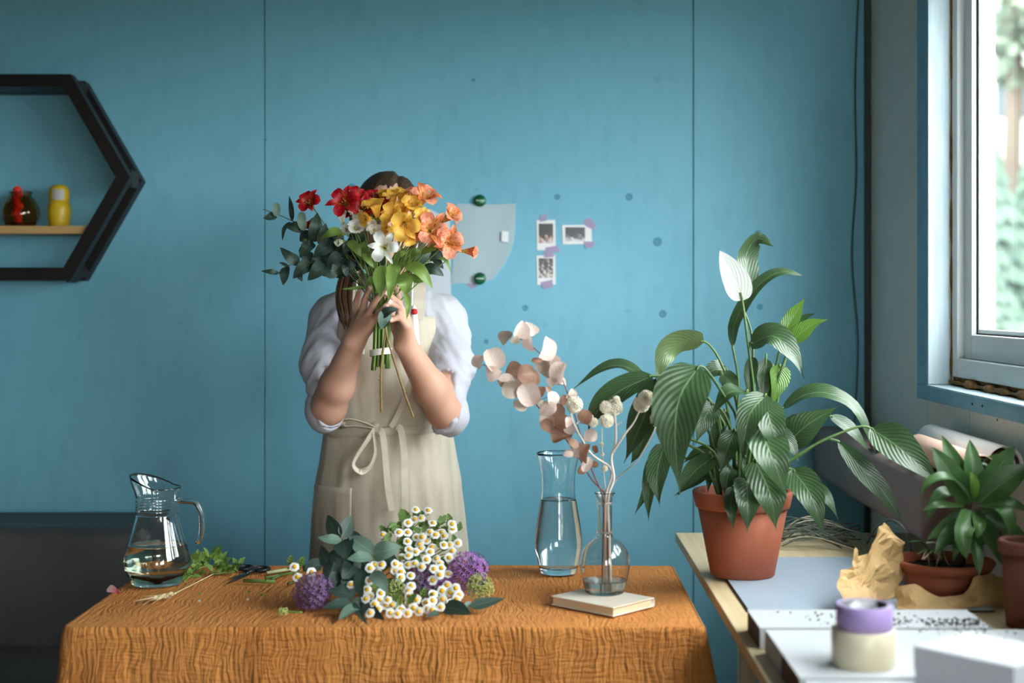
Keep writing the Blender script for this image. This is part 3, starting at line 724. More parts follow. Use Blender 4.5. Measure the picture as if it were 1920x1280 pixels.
# hair: cap parted on one side, long strands falling over one shoulder and down the back
hp = [('ell', T(HC+Vector((0, .016, .016))), (.084, .096, .098), None, .02),
      ('cap', T(HC+Vector((-.070, -.004, -.01))), T(P(662, 520, 3.60)), .022, .020, .03), ('cap', T(P(662, 520, 3.60)), T(P(650, 545, 3.57)), .020, .012, .02),
      ('cap', T(HC+Vector((.074, .005, -.01))), T(P(782, 520, 3.62)), .018, .022, .03), ('cap', T(HC+Vector((0, .06, -.02))), T((PX, PY+.095, 1.25)), .065, .05, .04), ('cap', T((PX, PY+.095, 1.25)), T((PX, PY+.12, 1.10)), .055, .03, .04)]
V, Fc = sdf_mesh(hp, .0055, cuts=[(HC+Vector((0, -.086, .028)), (0, -1, -.62), .075)]); V = relax(V, Fc, 2, .5)
part = HC+Vector((.030, 0, 0))
def hairf(v, n):
    a = math.atan2(v[0]-part.x, v[1]-HC.y) if v[2] > 1.5 else v[0]*14+v[1]*9
    g = .0026*mnoise.noise(Vector((a*9, 0, v[2]*3)))+.0014*mnoise.noise(Vector((a*26, 1, v[2]*4)))
    if v[2] > HC.z+.05: g -= .006*math.exp(-((v[0]-part.x)/.007)**2)
    return g
V = displace(V, Fc, hairf); hair = obj('hair', V, Fc.tolist(), M_hair, pe)
gs = []; rh = random.Random(9)
for k in range(170):                       # the lock over one shoulder
    u_ = rh.uniform(-1, 1); v_ = rh.uniform(-1, 1); a0 = HC+Vector((-.072+.008*u_, .0+.02*v_, -.02))
    gs.append(tube_geo(spline([a0, P(655+12*u_, 500, 3.585+.012*v_), P(645+15*u_, 548, 3.545+.012*v_), P(648+13*u_, 585+8*v_, 3.512+.006*v_), P(653+9*u_, 606+rh.uniform(-8, 14), 3.505+.004*v_)], 14), [.0020, .0022, .0023, .0023, .0022, .0022, .0021, .0020, .0019, .0018, .0016, .0013, .0009, .0004], 4))
M_hairW = mat('warm_brown_hair', (100, 70, 48), .4, (62, 44, 32), nscale=120, stretch=(5, 5, .3))
obj('hair_lock', *join(*gs), M_hairW, hair)

# shirt: loose body and rolled sleeves, cut open at the cuffs
sp_ = [('ell', (PX, PY, 1.20), (.165, .112, .165), None, .03), ('ell', (PX, PY, 1.02), (.150, .108, .16), None, .05), ('ell', (PX, PY, .88), (.168, .118, .10), None, .05),
       ('cap', T(shL+Vector((.035, 0, .010))), T(shR+Vector((-.035, 0, .010))), .056, .056, .04),
       ('cap', T((PX-.06, PY-.01, 1.335)), T((PX+.06, PY-.01, 1.335)), .038, .038, .03)]
cuts = [((PX, PY-.05, 1.395), (0, -.35, 1), .12)]
cuffs = []
for (sh, el, wr, s) in ((shL, elL, wrL, -1), (shR, elR, wrR, 1)):
    ext = el+(el-sh).normalized()*.012
    sp_.append(('cap', T(sh+Vector((-s*.010, 0, -.004))), T(sh.lerp(el, .5)+Vector((s*.010, 0, 0))), .055, .056, .035)); sp_.append(('cap', T(sh.lerp(el, .5)+Vector((s*.008, 0, 0))), T(ext+Vector((-s*.006, .004, 0))), .056, .043, .02))
    nn = Vector((-s*.62, -.70, .30)).normalized(); c = el+nn*.004
    cuts.append((T(c), T(nn), .10)); cuffs.append((c, nn, el, s))
V, Fc = sdf_mesh(sp_, .0045, cuts=cuts)
def ridge(q): return 1-abs(mnoise.noise(q))*2.2
def shirtf(v, n):
    q = Vector(v); a = abs(v[0]-PX); s = -1 if v[0] < PX else 1
    # folds run obliquely from the shoulder to the elbow, and gather above the cuff
    w = q+Vector((mnoise.noise(q*6), mnoise.noise(q*6+Vector((5, 5, 5))), mnoise.noise(q*6+Vector((9, 2, 1)))))*.03
    u = (w.z*.55+s*w.x*1.0+w.y*.6); al = (w.z-s*w.x*.55)
    g = .0042*ridge(Vector((u*17, al*4.5, s*3)))+.0026*ridge(Vector((u*31+4, al*8, s*7)))
    if a > .13 and v[2] < 1.20: g += .0040*ridge(Vector((w.z*26+w.x*8, w.x*7, w.y*7)))*min(1, (1.20-v[2])/.06)
    g += .0012*mnoise.noise(q*60)
    return (1 if a > .10 else .6)*g-.002
V = relax(V, Fc, 1, .4); V = displace(V, Fc, shirtf)
shirt = obj('shirt', V, Fc.tolist(), M_shirt, pe)
for (c, nn, el, s) in cuffs:                 # the turned-up cuff: a thick band round the sleeve end
    a = nn.orthogonal().normalized(); b = nn.cross(a); up = (shL-elL if s < 0 else shR-elR).normalized()
    ax_ = (el+Vector((-s*.004, .004, 0)))
    V = []; Fc = []; n = 48
    sec = [(-.004, .0420), (.0015, .0450), (-.004, .0476), (-.020, .0482), (-.034, .0480), (-.038, .0450)]
    for k in range(n):
        an = 2*math.pi*k/n; d = a*math.cos(an)+b*math.sin(an)
        for (h_, r) in sec:
            wob = 1+.03*math.sin(3*an+s)+.02*mnoise.noise(Vector((an*3, h_*40, s)))
            stretch = 1+.16*abs(d.dot(up))
            V.append(tuple(ax_-nn*.006+nn*h_+d*(r*wob*stretch)))
    m_ = len(sec)
    for k in range(n):
        for j in range(m_-1): Fc.append([k*m_+j, ((k+1) % n)*m_+j, ((k+1) % n)*m_+j+1, k*m_+j+1])
    obj('cuff', V, Fc, M_shirt, shirt)
# collar stand
V, Fc = tube_geo([(PX+.062*math.sin(t), PY-.02-.058*math.cos(t), 1.388-.012*math.cos(t)) for t in [i/20*5.2-2.6 for i in range(21)]], [.010]*21, 8)
obj('collar', V, Fc, M_shirt, shirt)

# trousers and shoes
tp = [('ell', (PX, PY, .88), (.158, .112, .12), None, .03)]
for s in (-1, 1):
    tp += [('cap', (PX+s*.082, PY, .84), (PX+s*.086, PY, .45), .088, .066, .03), ('cap', (PX+s*.086, PY, .45), (PX+s*.088, PY+.01, .09), .066, .060, .02)]
V, Fc = sdf_mesh(tp, .009); V = displace(V, Fc, lambda v, n: .003*mnoise.noise(Vector((v[0]*14, v[1]*14, v[2]*18))))
obj('trousers', V, Fc.tolist(), M_trou, pe)
for s in (-1, 1):
    V, Fc = sdf_mesh([('cap', (PX+s*.088, PY+.03, .050), (PX+s*.100, PY-.15, .040), .045, .038, .02), ('cap', (PX+s*.088, PY+.03, .06), (PX+s*.088, PY+.025, .10), .040, .042, .02)], .007, cuts=[((PX+s*.09, PY-.06, .002), (0, 0, -1), .3)])
    obj('shoe', V, Fc.tolist(), M_white, pe)

# apron: bib, wrap skirt, pocket, straps, waist tie with bow
ap = None
def skirt_r(z):
    t = (1.02-z)
    rx = np.interp(t, [0, .05, .1, .15, .25, .45, .75], [.158, .166, .172, .181, .190, .203, .215]); return rx, rx*.70
def shell(name, a0, a1, z0, z1, fr, na, nz, parent, off=0, fold=0, seed=0, thick=.0016):
    V = []; Fc = []
    for side in (0, 1):
        for i in range(nz+1):
            z = z0+(z1-z0)*i/nz; rx, ry = fr(z)
            for j in range(na+1):
                a = a0+(a1-a0)*j/na
                w = off+(thick if side == 0 else 0)
                if fold:
                    f = min(1, max(0, (z0-z)/.12)); w += fold*(f*.9+.1)*(mnoise.noise(Vector((a*2.6, z*1.3, seed)))+.45*mnoise.noise(Vector((a*7, z*3, seed+3))))+.0016*mnoise.noise(Vector((a*10, z*16, seed)))
                V.append((PX+(rx+w)*math.sin(a), PY-(ry+w)*math.cos(a), z))
    s_ = (nz+1)*(na+1)
    for i in range(nz):
        for j in range(na):
            a = i*(na+1)+j; Fc.append([a, a+1, a+na+2, a+na+1]); Fc.append([s_+a+na+1, s_+a+na+2, s_+a+1, s_+a])
    for i in range(nz):
        for j in (0, na): a = i*(na+1)+j; q = [a, a+na+1, s_+a+na+1, s_+a]; Fc.append(q if j == 0 else q[::-1])
    for j in range(na):
        for i in (0, nz): a = i*(na+1)+j; q = [a+1, a, s_+a, s_+a+1]; Fc.append(q if i == 0 else q[::-1])
    return obj(name, V, Fc, M_linen, parent)
ap = shell('apron', -2.35, 2.35, 1.015, .30, skirt_r, 120, 70, pe, .002, .011, 2)
def bib_r(z):
    rx = np.interp(z, [1.0, 1.08, 1.2, 1.29], [.160, .170, .182, .172]); ry = np.interp(z, [1.0, 1.08, 1.2, 1.25, 1.29], [.114, .122, .130, .124, .112]); return rx, ry
shell('bib', -.72, .80, 1.292, 1.012, bib_r, 40, 34, ap, .001, .006, 5)
def sk2(z): r = skirt_r(z); return r[0]+.006, r[1]+.006
shell('pocket', -1.30, -.42, .866, .62, sk2, 26, 16, ap, .003, .010, 2)
def ribbon(name, pts, w, hint, parent, n=26, m=None, th=.0011):
    C = spline(pts, n); V = []; Fc = []; hint = Vector(hint)
    for i, c in enumerate(C):
        t = (C[min(i+1, n-1)]-C[max(i-1, 0)]).normalized(); nr = hint-hint.dot(t)*t
        if nr.length < 1e-4: nr = t.orthogonal()
        nr.normalize(); s = t.cross(nr)
        for (u, v) in ((-1, 1), (1, 1), (1, -1), (-1, -1)): V.append(tuple(c+s*(u*w/2)+nr*(v*th)))
    for i in range(n-1):
        for k in range(4): Fc.append([i*4+k, i*4+(k+1) % 4, (i+1)*4+(k+1) % 4, (i+1)*4+k])
    Fc += [[3, 2, 1, 0], [(n-1)*4+k for k in range(4)]]
    return obj(name, V, Fc, m or M_tie, parent, smooth=False)
# waist band round the body
V = []; Fc = []; nb = 120
for i in range(nb+1):
    a = -math.pi+2*math.pi*i/nb
    for (dz, r) in ((-.011, .0), (-.006, .0035), (.004, .0035), (.010, .0005)):
        V.append((PX+(.166+r)*math.sin(a), PY-(.123+r)*math.cos(a), 1.006+.005*math.sin(a*1.5)+dz+.002*math.sin(9*a)))
for i in range(nb):
    for j in range(3): Fc.append([i*4+j, (i+1)*4+j, (i+1)*4+j+1, i*4+j+1])
obj('waist_tie', V, Fc, M_linen, ap)
dF = PY-.131
k0 = P(704, 800, dF)
lathe('bow_knot', [(0, -.011), (.008, -.009), (.0125, -.001), (.011, .006), (.006, .010), (0, .011)], k0, M_linen, ap, n=16, axis=(1, 0, .35))
yv = dF-.010
ribbon('bow_loop', [P(700, 802, yv), P(683, 793, yv-.014), P(658, 786, yv-.012), P(642, 790, yv), P(645, 799, yv+.006), P(668, 799, yv+.006), P(700, 803, yv)], .019, (0, .25, 1), ap, 40)
ribbon('bow_loop', [P(703, 804, yv), P(688, 826, yv-.012), P(667, 858, yv-.014), P(663, 874, yv-.012), P(676, 884, yv-.010), P(694, 874, yv-.008), P(704, 848, yv-.006), P(702, 820, yv), P(700, 806, yv)], .016, (1, -.35, .2), ap, 46)
ribbon('tie_end', [P(708, 803, yv), P(717, 812, yv-.008), P(722, 850, yv-.012), P(727, 910, yv-.016), P(735, 957, yv-.018)], .015, (.1, -1, 0), ap)
ribbon('tie_end', [P(745, 799, yv+.004), P(752, 808, yv-.002), P(758, 850, yv-.008), P(759, 900, yv-.014), P(760, 960, yv-.02)], .0165, (.1, -1, 0), ap)
ribbon('tie_end', [P(775, 700, 3.515), P(760, 745, 3.52), P(742, 785, 3.525), P(733, 800, 3.528)], .013, (0, -1, 0), ap)
for s in (-1, 1):
    ribbon('strap', [(PX+s*.085, PY-.112, 1.285), (PX+s*.088, PY-.098, 1.33), (PX+s*.085, PY-.05, 1.378), (PX+s*.082, PY+.01, 1.382), (PX+s*.06, PY+.075, 1.33), (PX+s*.02, PY+.118, 1.2)], .03, (0, -.6, 1), ap)
# long white tassel earrings with a red knot
M_thread = mat('white_silk_thread', (234, 232, 226), .6, (220, 216, 208), nscale=200, stretch=(1, 1, .05), bump=.5, bscale=300, bstretch=(1, 1, .03)); M_red = mat('red_thread', (206, 32, 30), .7)
for (px, y0, dd) in ((772, 530, 3.50), (668, 530, 3.515)):
    er = tube('earring', [HC+Vector((.078 if px > 700 else -.078, -.002, -.045)), P(px+1, y0-8, dd+.03), P(px, 574, dd)], .0030, M_thread, pe, n=8)
    t0 = P(px+4, 588, dd)
    lathe('tassel', [(0, .022), (.006, .016), (.009, 0), (.012, -.03), (.015, -.075), (.016, -.10), (.0, -.10)], t0, M_thread, er, n=20)
    lathe('knot', [(0, .006), (.0065, .004), (.0078, -.003), (.0068, -.008), (0, -.009)], t0+Vector((.002, -.009, .007)), M_red, er, n=14)
# ------------------------------------------------------------------ glassware and things on the table
def glass_mat(name, col=(1, 1, 1), rough=0.0, ior=1.46):
    m = bpy.data.materials.new(name); m.use_nodes = True; b = m.node_tree.nodes['Principled BSDF']
    b.inputs['Base Color'].default_value = (*col, 1); b.inputs['Transmission Weight'].default_value = 1; b.inputs['Roughness'].default_value = rough; b.inputs['IOR'].default_value = ior
    return m
M_glass = glass_mat('clear_glass', (.97, .99, .985)); M_water = glass_mat('water', (.97, .99, .97), ior=1.33); M_water2 = glass_mat('cloudy_green_water', (.90, .93, .76), ior=1.33)
M_glassA = glass_mat('cloth_tinted_glass', (.97, .95, .91)); M_frost = glass_mat('frosted_glass', (.95, .97, .97), .35)  # flask glass tinted with the amber of the cloth refracted through it
def interp(prof, z):
    zs = [p[1] for p in prof]; return float(np.interp(z, zs, [p[0] for p in prof]))
def smooth_prof(keys, n=60):
    """keys (r,z) rising in z -> dense smooth outline"""
    C = spline([(r, 0, z) for r, z in keys], n); return [(max(c.x, 1e-4), c.z) for c in C]
def vessel(name, outer, thick, base_t, c, m, parent, n=72, fn=None, rim=None):
    """closed glass wall: outside up, rounded lip, inside down"""
    inner = [(max(r-thick, .002), z) for r, z in outer if z > base_t]
    prof = [(0, 0)]+outer+[(outer[-1][0]-thick*.5, outer[-1][1]+thick*.35)]+inner[::-1]+[(0, base_t)]
    V, Fc = lathe_geo(prof, n, (0, 0, 0))
    if fn: V = [fn(Vector(v)) for v in V]
    V = [(v[0]+c[0], v[1]+c[1], v[2]+c[2]) for v in V]
    return obj(name, V, Fc, m, parent)
def liquid(name, outer, thick, base_t, level, c, m, parent, n=72, fn=None):
    ins = [(r-thick+.0003, z) for r, z in outer if base_t < z < level]
    rl = interp(outer, level)-thick+.0003
    prof = [(0, base_t-.0002)]+[(interp(outer, base_t)-thick, base_t-.0002)]+ins+[(rl, level), (rl-.0015, level-.0006), (0, level-.0008)]
    V, Fc = lathe_geo(prof, n, (0, 0, 0))
    if fn: V = [fn(Vector(v)) for v in V]
    V = [(v[0]+c[0], v[1]+c[1], v[2]+c[2]) for v in V]
    return obj(name, V, Fc, m, parent)
# jug
jc = onz(295, 1093, TZ+.0035); jc.z = TZ+.0035
jg = thing('water_jug', 'faceted glass water jug half full of cloudy water, with side handle', 'jug', jc)
jo = [(.052, .0), (.0535, .002), (.0555, .006), (.0632, .022), (.0695, .038), (.0712, .046), (.0700, .054)]+smooth_prof([(.0688, .060), (.0575, .098), (.0480, .132), (.0442, .150)], 26)
for k in range(5): z = .153+k*.0062; jo += [(.0452, z), (.0462, z+.0022), (.0450, z+.0048)]
jo += smooth_prof([(.0452, .186), (.0470, .193), (.0498, .200), (.0505, .207)], 10)
def jugfn(v):
    a = math.atan2(v.y, v.x); r = math.hypot(v.x, v.y)
    if r > 1e-6 and v.z < .047:
        f = math.cos(((a*10/(2*math.pi)) % 1-.5)*math.pi*2/10)
        k = 1-(1-1/max(f, .9))*0; r *= (.985+.015*1/f) if v.z > .003 else 1
    up = max(0, (v.z-.186)/.021); d = math.cos(a-math.pi*.93); s = max(0, d)**3
    z = v.z+up*.026*max(0, .25+.75*d) if d > -.333 else v.z
    r2 = r+up*s*.011
    return Vector((r2*math.cos(a), r2*math.sin(a), z))
vessel('body', jo, .0020, .009, jc, M_glass, jg, 80, jugfn)
liquid('water', jo, .0020, .009, .085, jc, M_water2, jg, 80, jugfn)
hp_ = [P(334, 938, jc.y), P(350, 939, jc.y), P(362, 940, jc.y), P(371, 948, jc.y), P(377, 966, jc.y), P(378, 990, jc.y), P(374, 1010, jc.y), P(366, 1018, jc.y)]
hd = tube('handle', spline(hp_, 40), [.0062]*34+[.0066, .0068, .0066, .006, .0048, .0025], M_glass, jg, n=14)

# tall vase of water
vc = onz(1047, 1073, TZ+.0035); vc.z = TZ+.0035
vs_ = thing('tall_vase', 'tall waisted clear glass vase filled with water behind the flask', 'vase', vc)
vo = [(.0400, 0), (.0415, .002)]+smooth_prof([(.0422, .006), (.0465, .026), (.0525, .055), (.0530, .075), (.0490, .110), (.0430, .145), (.0380, .178), (.0376, .205), (.0410, .235), (.0492, .268)], 60)
vessel('body', vo, .0020, .013, vc, M_glass, vs_, 80); liquid('water', vo, .0020, .013, .165, vc, M_water, vs_, 80)

# book under the flask
M_cover = mat('cream_book_cover', (226, 216, 200), .55, (216, 204, 186), nscale=20, bump=.15, bscale=200); M_pages = mat('aged_paper_edges', (222, 204, 172), .8, (206, 186, 150), nscale=6, stretch=(1, 1, 60)); M_coveredge = mat('brown_cover_edge', (170, 116, 78), .7)
bA, bB, bC = onz(1150, 1158, TZ+.002), onz(1033, 1135, TZ+.002), onz(1236, 1140, TZ+.002)
u = (bB-bA); v_ = (bC-bA); bl, bw = u.length, v_.length; u.normalize(); v_ = (v_-v_.dot(u)*u).normalized(); bw = .128
Mb = Matrix(((u.x, v_.x, 0, bA.x), (u.y, v_.y, 0, bA.y), (0, 0, 1, TZ+.0035), (0, 0, 0, 1)))
bo = thing('book', 'small cream hardback book lying flat under the round flask', 'book', Mb @ Vector((bl/2, bw/2, 0)))
box('cover', (0, 0, 0), (bl, bw, .0024), M_cover, bo, bevel=.0006, seg=1, M=Mb); box('pages', (.003, .003, .0026), (bl-.003, bw-.008, .0156), M_pages, bo, M=Mb)
cv = box('cover', (0, 0, .0158), (bl, bw, .0182), M_cover, bo, bevel=.0006, seg=1, M=Mb)
V = []; Fc = []
for x in (0, bl):
    for i in range(13):
        t = -math.pi/2+math.pi*i/12
        for r in (.0091, .0075): V.append(tuple(Mb @ Vector((x, bw-.0065+r*math.cos(t)*.85, .0091+r*math.sin(t)))))
for i in range(12):
    a = i*2; Fc += [[a, a+2, a+28, a+26], [a+1, a+27, a+29, a+3], [a, a+1, a+3, a+2], [a+26, a+28, a+29, a+27]]
obj('spine', V, Fc, M_cover, bo)
BZ = TZ+.0035+.0184
# round flask
fc_ = onz(1134, 1110, BZ); fc_.z = BZ
fk = thing('flask_vase', 'round bellied glass flask holding dried stems, standing on the cream book', 'vase', fc_)
fo = [(.0380, 0), (.0400, .002)]+smooth_prof([(.0410, .006), (.0452, .022), (.0500, .045), (.0508, .062), (.0465, .082), (.0340, .100), (.0195, .111), (.0150, .118), (.0145, .150), (.0150, .186), (.0165, .194), (.0215, .2015)], 70)
vessel('body', fo, .0018, .004, fc_, M_glassA, fk, 72)
for z in (.181, .1225): lathe('neck_ring', [(.0148, -.0025), (.0163, -.0015), (.0165, .0008), (.0150, .0022)], fc_+Vector((0, 0, z)), M_frost, fk, n=40)
liquid('water', fo, .0018, .004, .026, fc_, glass_mat('murky_water', (.93, .92, .86), .12, 1.33), fk, 72)

# scissors
M_blade = mat('blued_steel_blade', (92, 104, 112), .28, metal=.9); M_handle = mat('black_plastic', (26, 28, 32), .35)
sc0 = onz(470, 1076, TZ+.004)
sc = thing('scissors', 'pair of black handled scissors lying open on the ochre cloth', 'scissors', (sc0.x, sc0.y, TZ+.0035))
def tz(px, py, dz=0): q = onz(px, py, TZ+.0035); return Vector((q.x, q.y, TZ+.0035+dz))
def flatbar(name, pts, ws, th, m, parent, dz=0):
    C = [tz(*p) for p in pts]; V = []; Fc = []; n = len(C)
    for i, c in enumerate(C):
        t = (C[min(i+1, n-1)]-C[max(i-1, 0)]).normalized(); s = Vector((-t.y, t.x, 0))
        for (a, b) in ((1, 0), (1, 1), (-1, 1), (-1, 0)): V.append(tuple(c+s*(a*ws[i]/2)+Vector((0, 0, dz+b*th))))
    for i in range(n-1):
        for k in range(4): Fc.append([i*4+k, i*4+(k+1) % 4, (i+1)*4+(k+1) % 4, (i+1)*4+k])
    Fc += [[3, 2, 1, 0], [(n-1)*4+k for k in range(4)]]
    return obj(name, V, Fc, m, parent, smooth=False)
flatbar('blade', [(426, 1095), (445, 1086), (463, 1077), (473, 1073)], [.001, .010, .014, .012], .0016, M_blade, sc, .0006)
flatbar('blade', [(430, 1087), (448, 1082), (463, 1077), (473, 1074)], [.001, .009, .013, .012], .0016, M_blade, sc, .0026)
def ring(cx, cy, a, b, rot, r):
    pts = []
    for i in range(25):
        t = 2*math.pi*i/24; x, y = a*math.cos(t), b*math.sin(t); pts.append(Vector((cx.x+x*math.cos(rot)-y*math.sin(rot), cx.y+x*math.sin(rot)+y*math.cos(rot), cx.z+r)))
    return tube_geo(pts, r, 8, False)
h1 = tz(459, 1067.5); h2 = tz(490, 1070)
obj('handle', *join(ring(h1, 0, .017, .0215, .1, .0042), tube_geo([tz(463, 1077, .004), tz(466, 1074, .004), tz(468, 1071.5, .004)], .0045, 8)), M_handle, sc)
obj('handle', *join(ring(h2, 0, .017, .0210, -.2, .0042), tube_geo([tz(463, 1077, .005), tz(472, 1074.5, .005), tz(477, 1073, .0045)], .0045, 8)), M_handle, sc)
lathe('pivot', [(0, .0062), (.0028, .006), (.0034, .0046), (.0034, 0)], tz(463, 1077), M_steel, sc, n=14)

# ------------------------------------------------------------------ things on the hexagon shelf
M_amber = glass_mat('amber_glass', (.80, .50, .24), .02); M_coral = mat('coral_red_wax', (232, 44, 60), .5, (224, 70, 30), nscale=30); M_yel = mat('yellow_lacquer', (222, 186, 44), .35, (206, 168, 30), nscale=10); M_silver = mat('silver_paint', (172, 172, 172), .4)
SZ = 1.5405
ac = P(39, 424, 4.01); ac.z = SZ
aj = thing('amber_jar', 'round amber glass jar with red twisted candle on the hexagon shelf', 'jar', ac)
ao = [(.034, 0)]+smooth_prof([(.040, .004), (.0505, .030), (.048, .055), (.036, .078), (.029, .088), (.031, .098)], 30)
def facet(v): a = math.atan2(v.y, v.x); r = math.hypot(v.x, v.y)*(1+.022*math.cos(12*a+v.z*70)); return Vector((r*math.cos(a), r*math.sin(a), v.z))
vessel('body', ao, .003, .006, ac, M_amber, aj, 72, facet)
cd = [ac+Vector((-.005+.004*math.sin(i*1.1), -.014+.003*math.cos(i*1.1), .012+.0064*i)) for i in range(16)]
pl_ = spline(cd, 46); tube('candle', pl_, [.0115+.0022*math.sin(i*1.25) for i in range(46)], M_coral, aj, n=12)
dc = P(111, 424, 4.01); dc.z = SZ
dl = thing('wooden_doll', 'small yellow nesting doll with blank silver face on the hexagon shelf', 'doll', dc)
lathe('body', [(0, 0), (.026, 0), (.0285, .004)]+smooth_prof([(.0300, .012), (.0325, .035), (.0315, .055), (.0275, .068)], 20)+[(.0268, .070), (0, .070)], dc, M_yel, dl, n=40)
hdv = lathe('head', [(0, .0702), (.0268, .0704)]+smooth_prof([(.0272, .074), (.0290, .090), (.0268, .106), (.0170, .116), (.006, .119)], 20)+[(0, .1192)], dc, M_yel, dl, n=40)
V = []; Fc = []
for i in range(9):
    for j in range(9):
        a = -math.pi/2+.22+(j/8-.5)*1.15; z = .074+.030*i/8; r = float(np.interp(z, [.07, .074, .09, .106], [.0268, .0272, .029, .0268]))+.0008
        V.append((dc.x+r*math.cos(a), dc.y+r*math.sin(a), dc.z+z))
for i in range(8):
    for j in range(8): a = i*9+j; Fc.append([a, a+1, a+10, a+9])
obj('face', V, Fc, M_silver, hdv)

# ------------------------------------------------------------------ papers, caps and snapshots on the wall
YW = YB-.0008
M_tracing = bpy.data.materials.new('translucent_tracing_paper'); M_tracing.use_nodes = True
N = M_tracing.node_tree.nodes; L = M_tracing.node_tree.links; bs = N['Principled BSDF']; bs.inputs['Base Color'].default_value = lin((214, 226, 230)); bs.inputs['Roughness'].default_value = .6; bs.inputs['Alpha'].default_value = .62
M_paper = mat('white_paper', (216, 222, 232), .7); M_tape = bpy.data.materials.new('lilac_washi_tape'); M_tape.use_nodes = True
bt = M_tape.node_tree.nodes['Principled BSDF']; bt.inputs['Base Color'].default_value = lin((186, 168, 204)); bt.inputs['Roughness'].default_value = .6; bt.inputs['Alpha'].default_value = .75
def wallpoly(name, pts, y, m, parent=None, th=.0004, bulge=0, loc=None):
    """flat sheet with outline pts (px), lying on the wall at depth y"""
    n = len(pts); c = sum((P(px, py, y) for px, py in pts), Vector())/n
    V = [tuple(P(px, py, y)) for px, py in pts]+[tuple(P(px, py, y+th)) for px, py in pts]+[tuple(c+Vector((0, -bulge, 0)))]
    Fc = [[i, (i+1) % n, 2*n] for i in range(n)]+[[n+i for i in range(n)][::-1]]+[[i, n+i, n+(i+1) % n, (i+1) % n] for i in range(n)]
    return obj(name, V, Fc, m, parent, smooth=False, loc=loc)
def sheet_grid(name, fn, nu, nv, m, parent=None, loc=None):
    V = [tuple(fn(i/nu, j/nv)) for j in range(nv+1) for i in range(nu+1)]
    Fc = [[j*(nu+1)+i, j*(nu+1)+i+1, (j+1)*(nu+1)+i+1, (j+1)*(nu+1)+i] for j in range(nv) for i in range(nu)]
    return obj(name, V, Fc, m, parent, loc=loc)
def tp(u, v):
    lx = 846+8*v*0+ (857-846)*(1-v) ; rx = 967-max(0, v-.35)**2*90-4*v; x = lx+(rx-lx)*u
    y = 383+148*v+6*(u-.5)**2*(-1 if v < .5 else 1)-8*max(0, u-.7)*v*4
    bl_ = .002+.006*(u*u)*(.4+.6*math.sin(v*3.0))+.002*math.sin(u*6)
    return P(x, y, YW-bl_)
pt = sheet_grid('tracing_paper', tp, 16, 16, M_tracing, loc=P(905, 530, YW)); tag(pt, 'translucent paper sheet held to the wall by two green bottle caps', 'paper')
sticker = wallpoly('sticker', [(941, 433), (954, 434), (953, 454), (940, 452)], YW-.0094, mat('white_sticker', (238, 240, 244), .5), pt)
p2 = wallpoly('paper_sheet', [(745, 396), (806, 392), (843, 410), (846, 560), (742, 562)], YW-.0004, M_paper, loc=P(800, 560, YW)); tag(p2, 'plain white paper sheet on the wall behind the person and bouquet', 'paper')
M_cap = mat('green_metal_cap', (8, 92, 58), .28, coat=.4, metal=.3); M_label = mat('white_print', (214, 224, 214), .5)
for (px, py, lb) in ((900, 376, 'upper green bottle cap pinning the top of the translucent paper'), (900, 522, 'lower green bottle cap pinning the bottom of the translucent paper')):
    c = P(px, py, YW-.0105 if py > 400 else YW-.008); t = thing('bottle_cap', lb, 'cap', c, 'green bottle caps on the wall')
    V, Fc = lathe_geo([(0, .0072), (.012, .0070), (.0152, .0058), (.0164, .0040), (.0176, 0)], 42, (0, 0, 0))
    V = [Vector((v[0]*(1+(.035*math.cos(21*math.atan2(v[1], v[0])) if v[2] < .003 else 0)), v[1]*(1+(.035*math.cos(21*math.atan2(v[1], v[0])) if v[2] < .003 else 0)), v[2])) for v in V]
    q = Vector((0, 0, 1)).rotation_difference(Vector((0, -1, 0))); obj('crown', [tuple(c+q @ v) for v in V], Fc, M_cap, t)
    dot = random.Random(py)
    for k in range(7):                              # a row of blurred white letters across the cap
        x = c.x-.0098+.0033*k; hh = dot.uniform(.0022, .0036)
        box('lettering', (x-.0012, c.y-.00745, c.z-hh/2), (x+.0010, c.y-.0070, c.z+hh/2), M_label, t)
def photo_mat(name, kind):
    m = bpy.data.materials.new(name); m.use_nodes = True; N = m.node_tree.nodes; L = m.node_tree.links; b = N['Principled BSDF']; b.inputs['Roughness'].default_value = .25
    uv = N.new('ShaderNodeUVMap'); sp = N.new('ShaderNodeSeparateXYZ'); L.new(uv.outputs[0], sp.inputs[0])
    nz = N.new('ShaderNodeTexNoise'); nz.inputs['Scale'].default_value = {'a': 4, 'b': 3, 'c': 5}[kind]; nz.inputs['Detail'].default_value = 3; L.new(uv.outputs[0], nz.inputs['Vector'])
    mt = N.new('ShaderNodeMath'); mt.operation = 'MULTIPLY_ADD'; L.new(sp.outputs[1], mt.inputs[0]); mt.inputs[1].default_value = {'a': -.55, 'b': -.75, 'c': -.22}[kind]; L.new(nz.outputs['Fac'], mt.inputs[2])
    rp = N.new('ShaderNodeValToRGB'); L.new(mt.outputs[0], rp.inputs[0])
    cols = {'a': [(0, (20, 18, 18)), (.30, (34, 26, 26)), (.40, (186, 130, 112)), (.47, (206, 206, 214))], 'b': [(0, (18, 16, 20)), (.16, (40, 38, 56)), (.30, (120, 108, 112)), (.38, (214, 212, 214))], 'c': [(0, (14, 16, 14)), (.36, (40, 52, 40)), (.46, (176, 150, 150)), (.55, (226, 224, 220))]}[kind]
    e = rp.color_ramp.elements
    while len(e) < 4: e.new(.5)
    for i, (p_, c) in enumerate(cols): e[i].position = p_; e[i].color = lin(c)
    L.new(rp.outputs[0], b.inputs['Base Color']); return m
M_inst = mat('instant_photo_border', (236, 234, 236), .4)
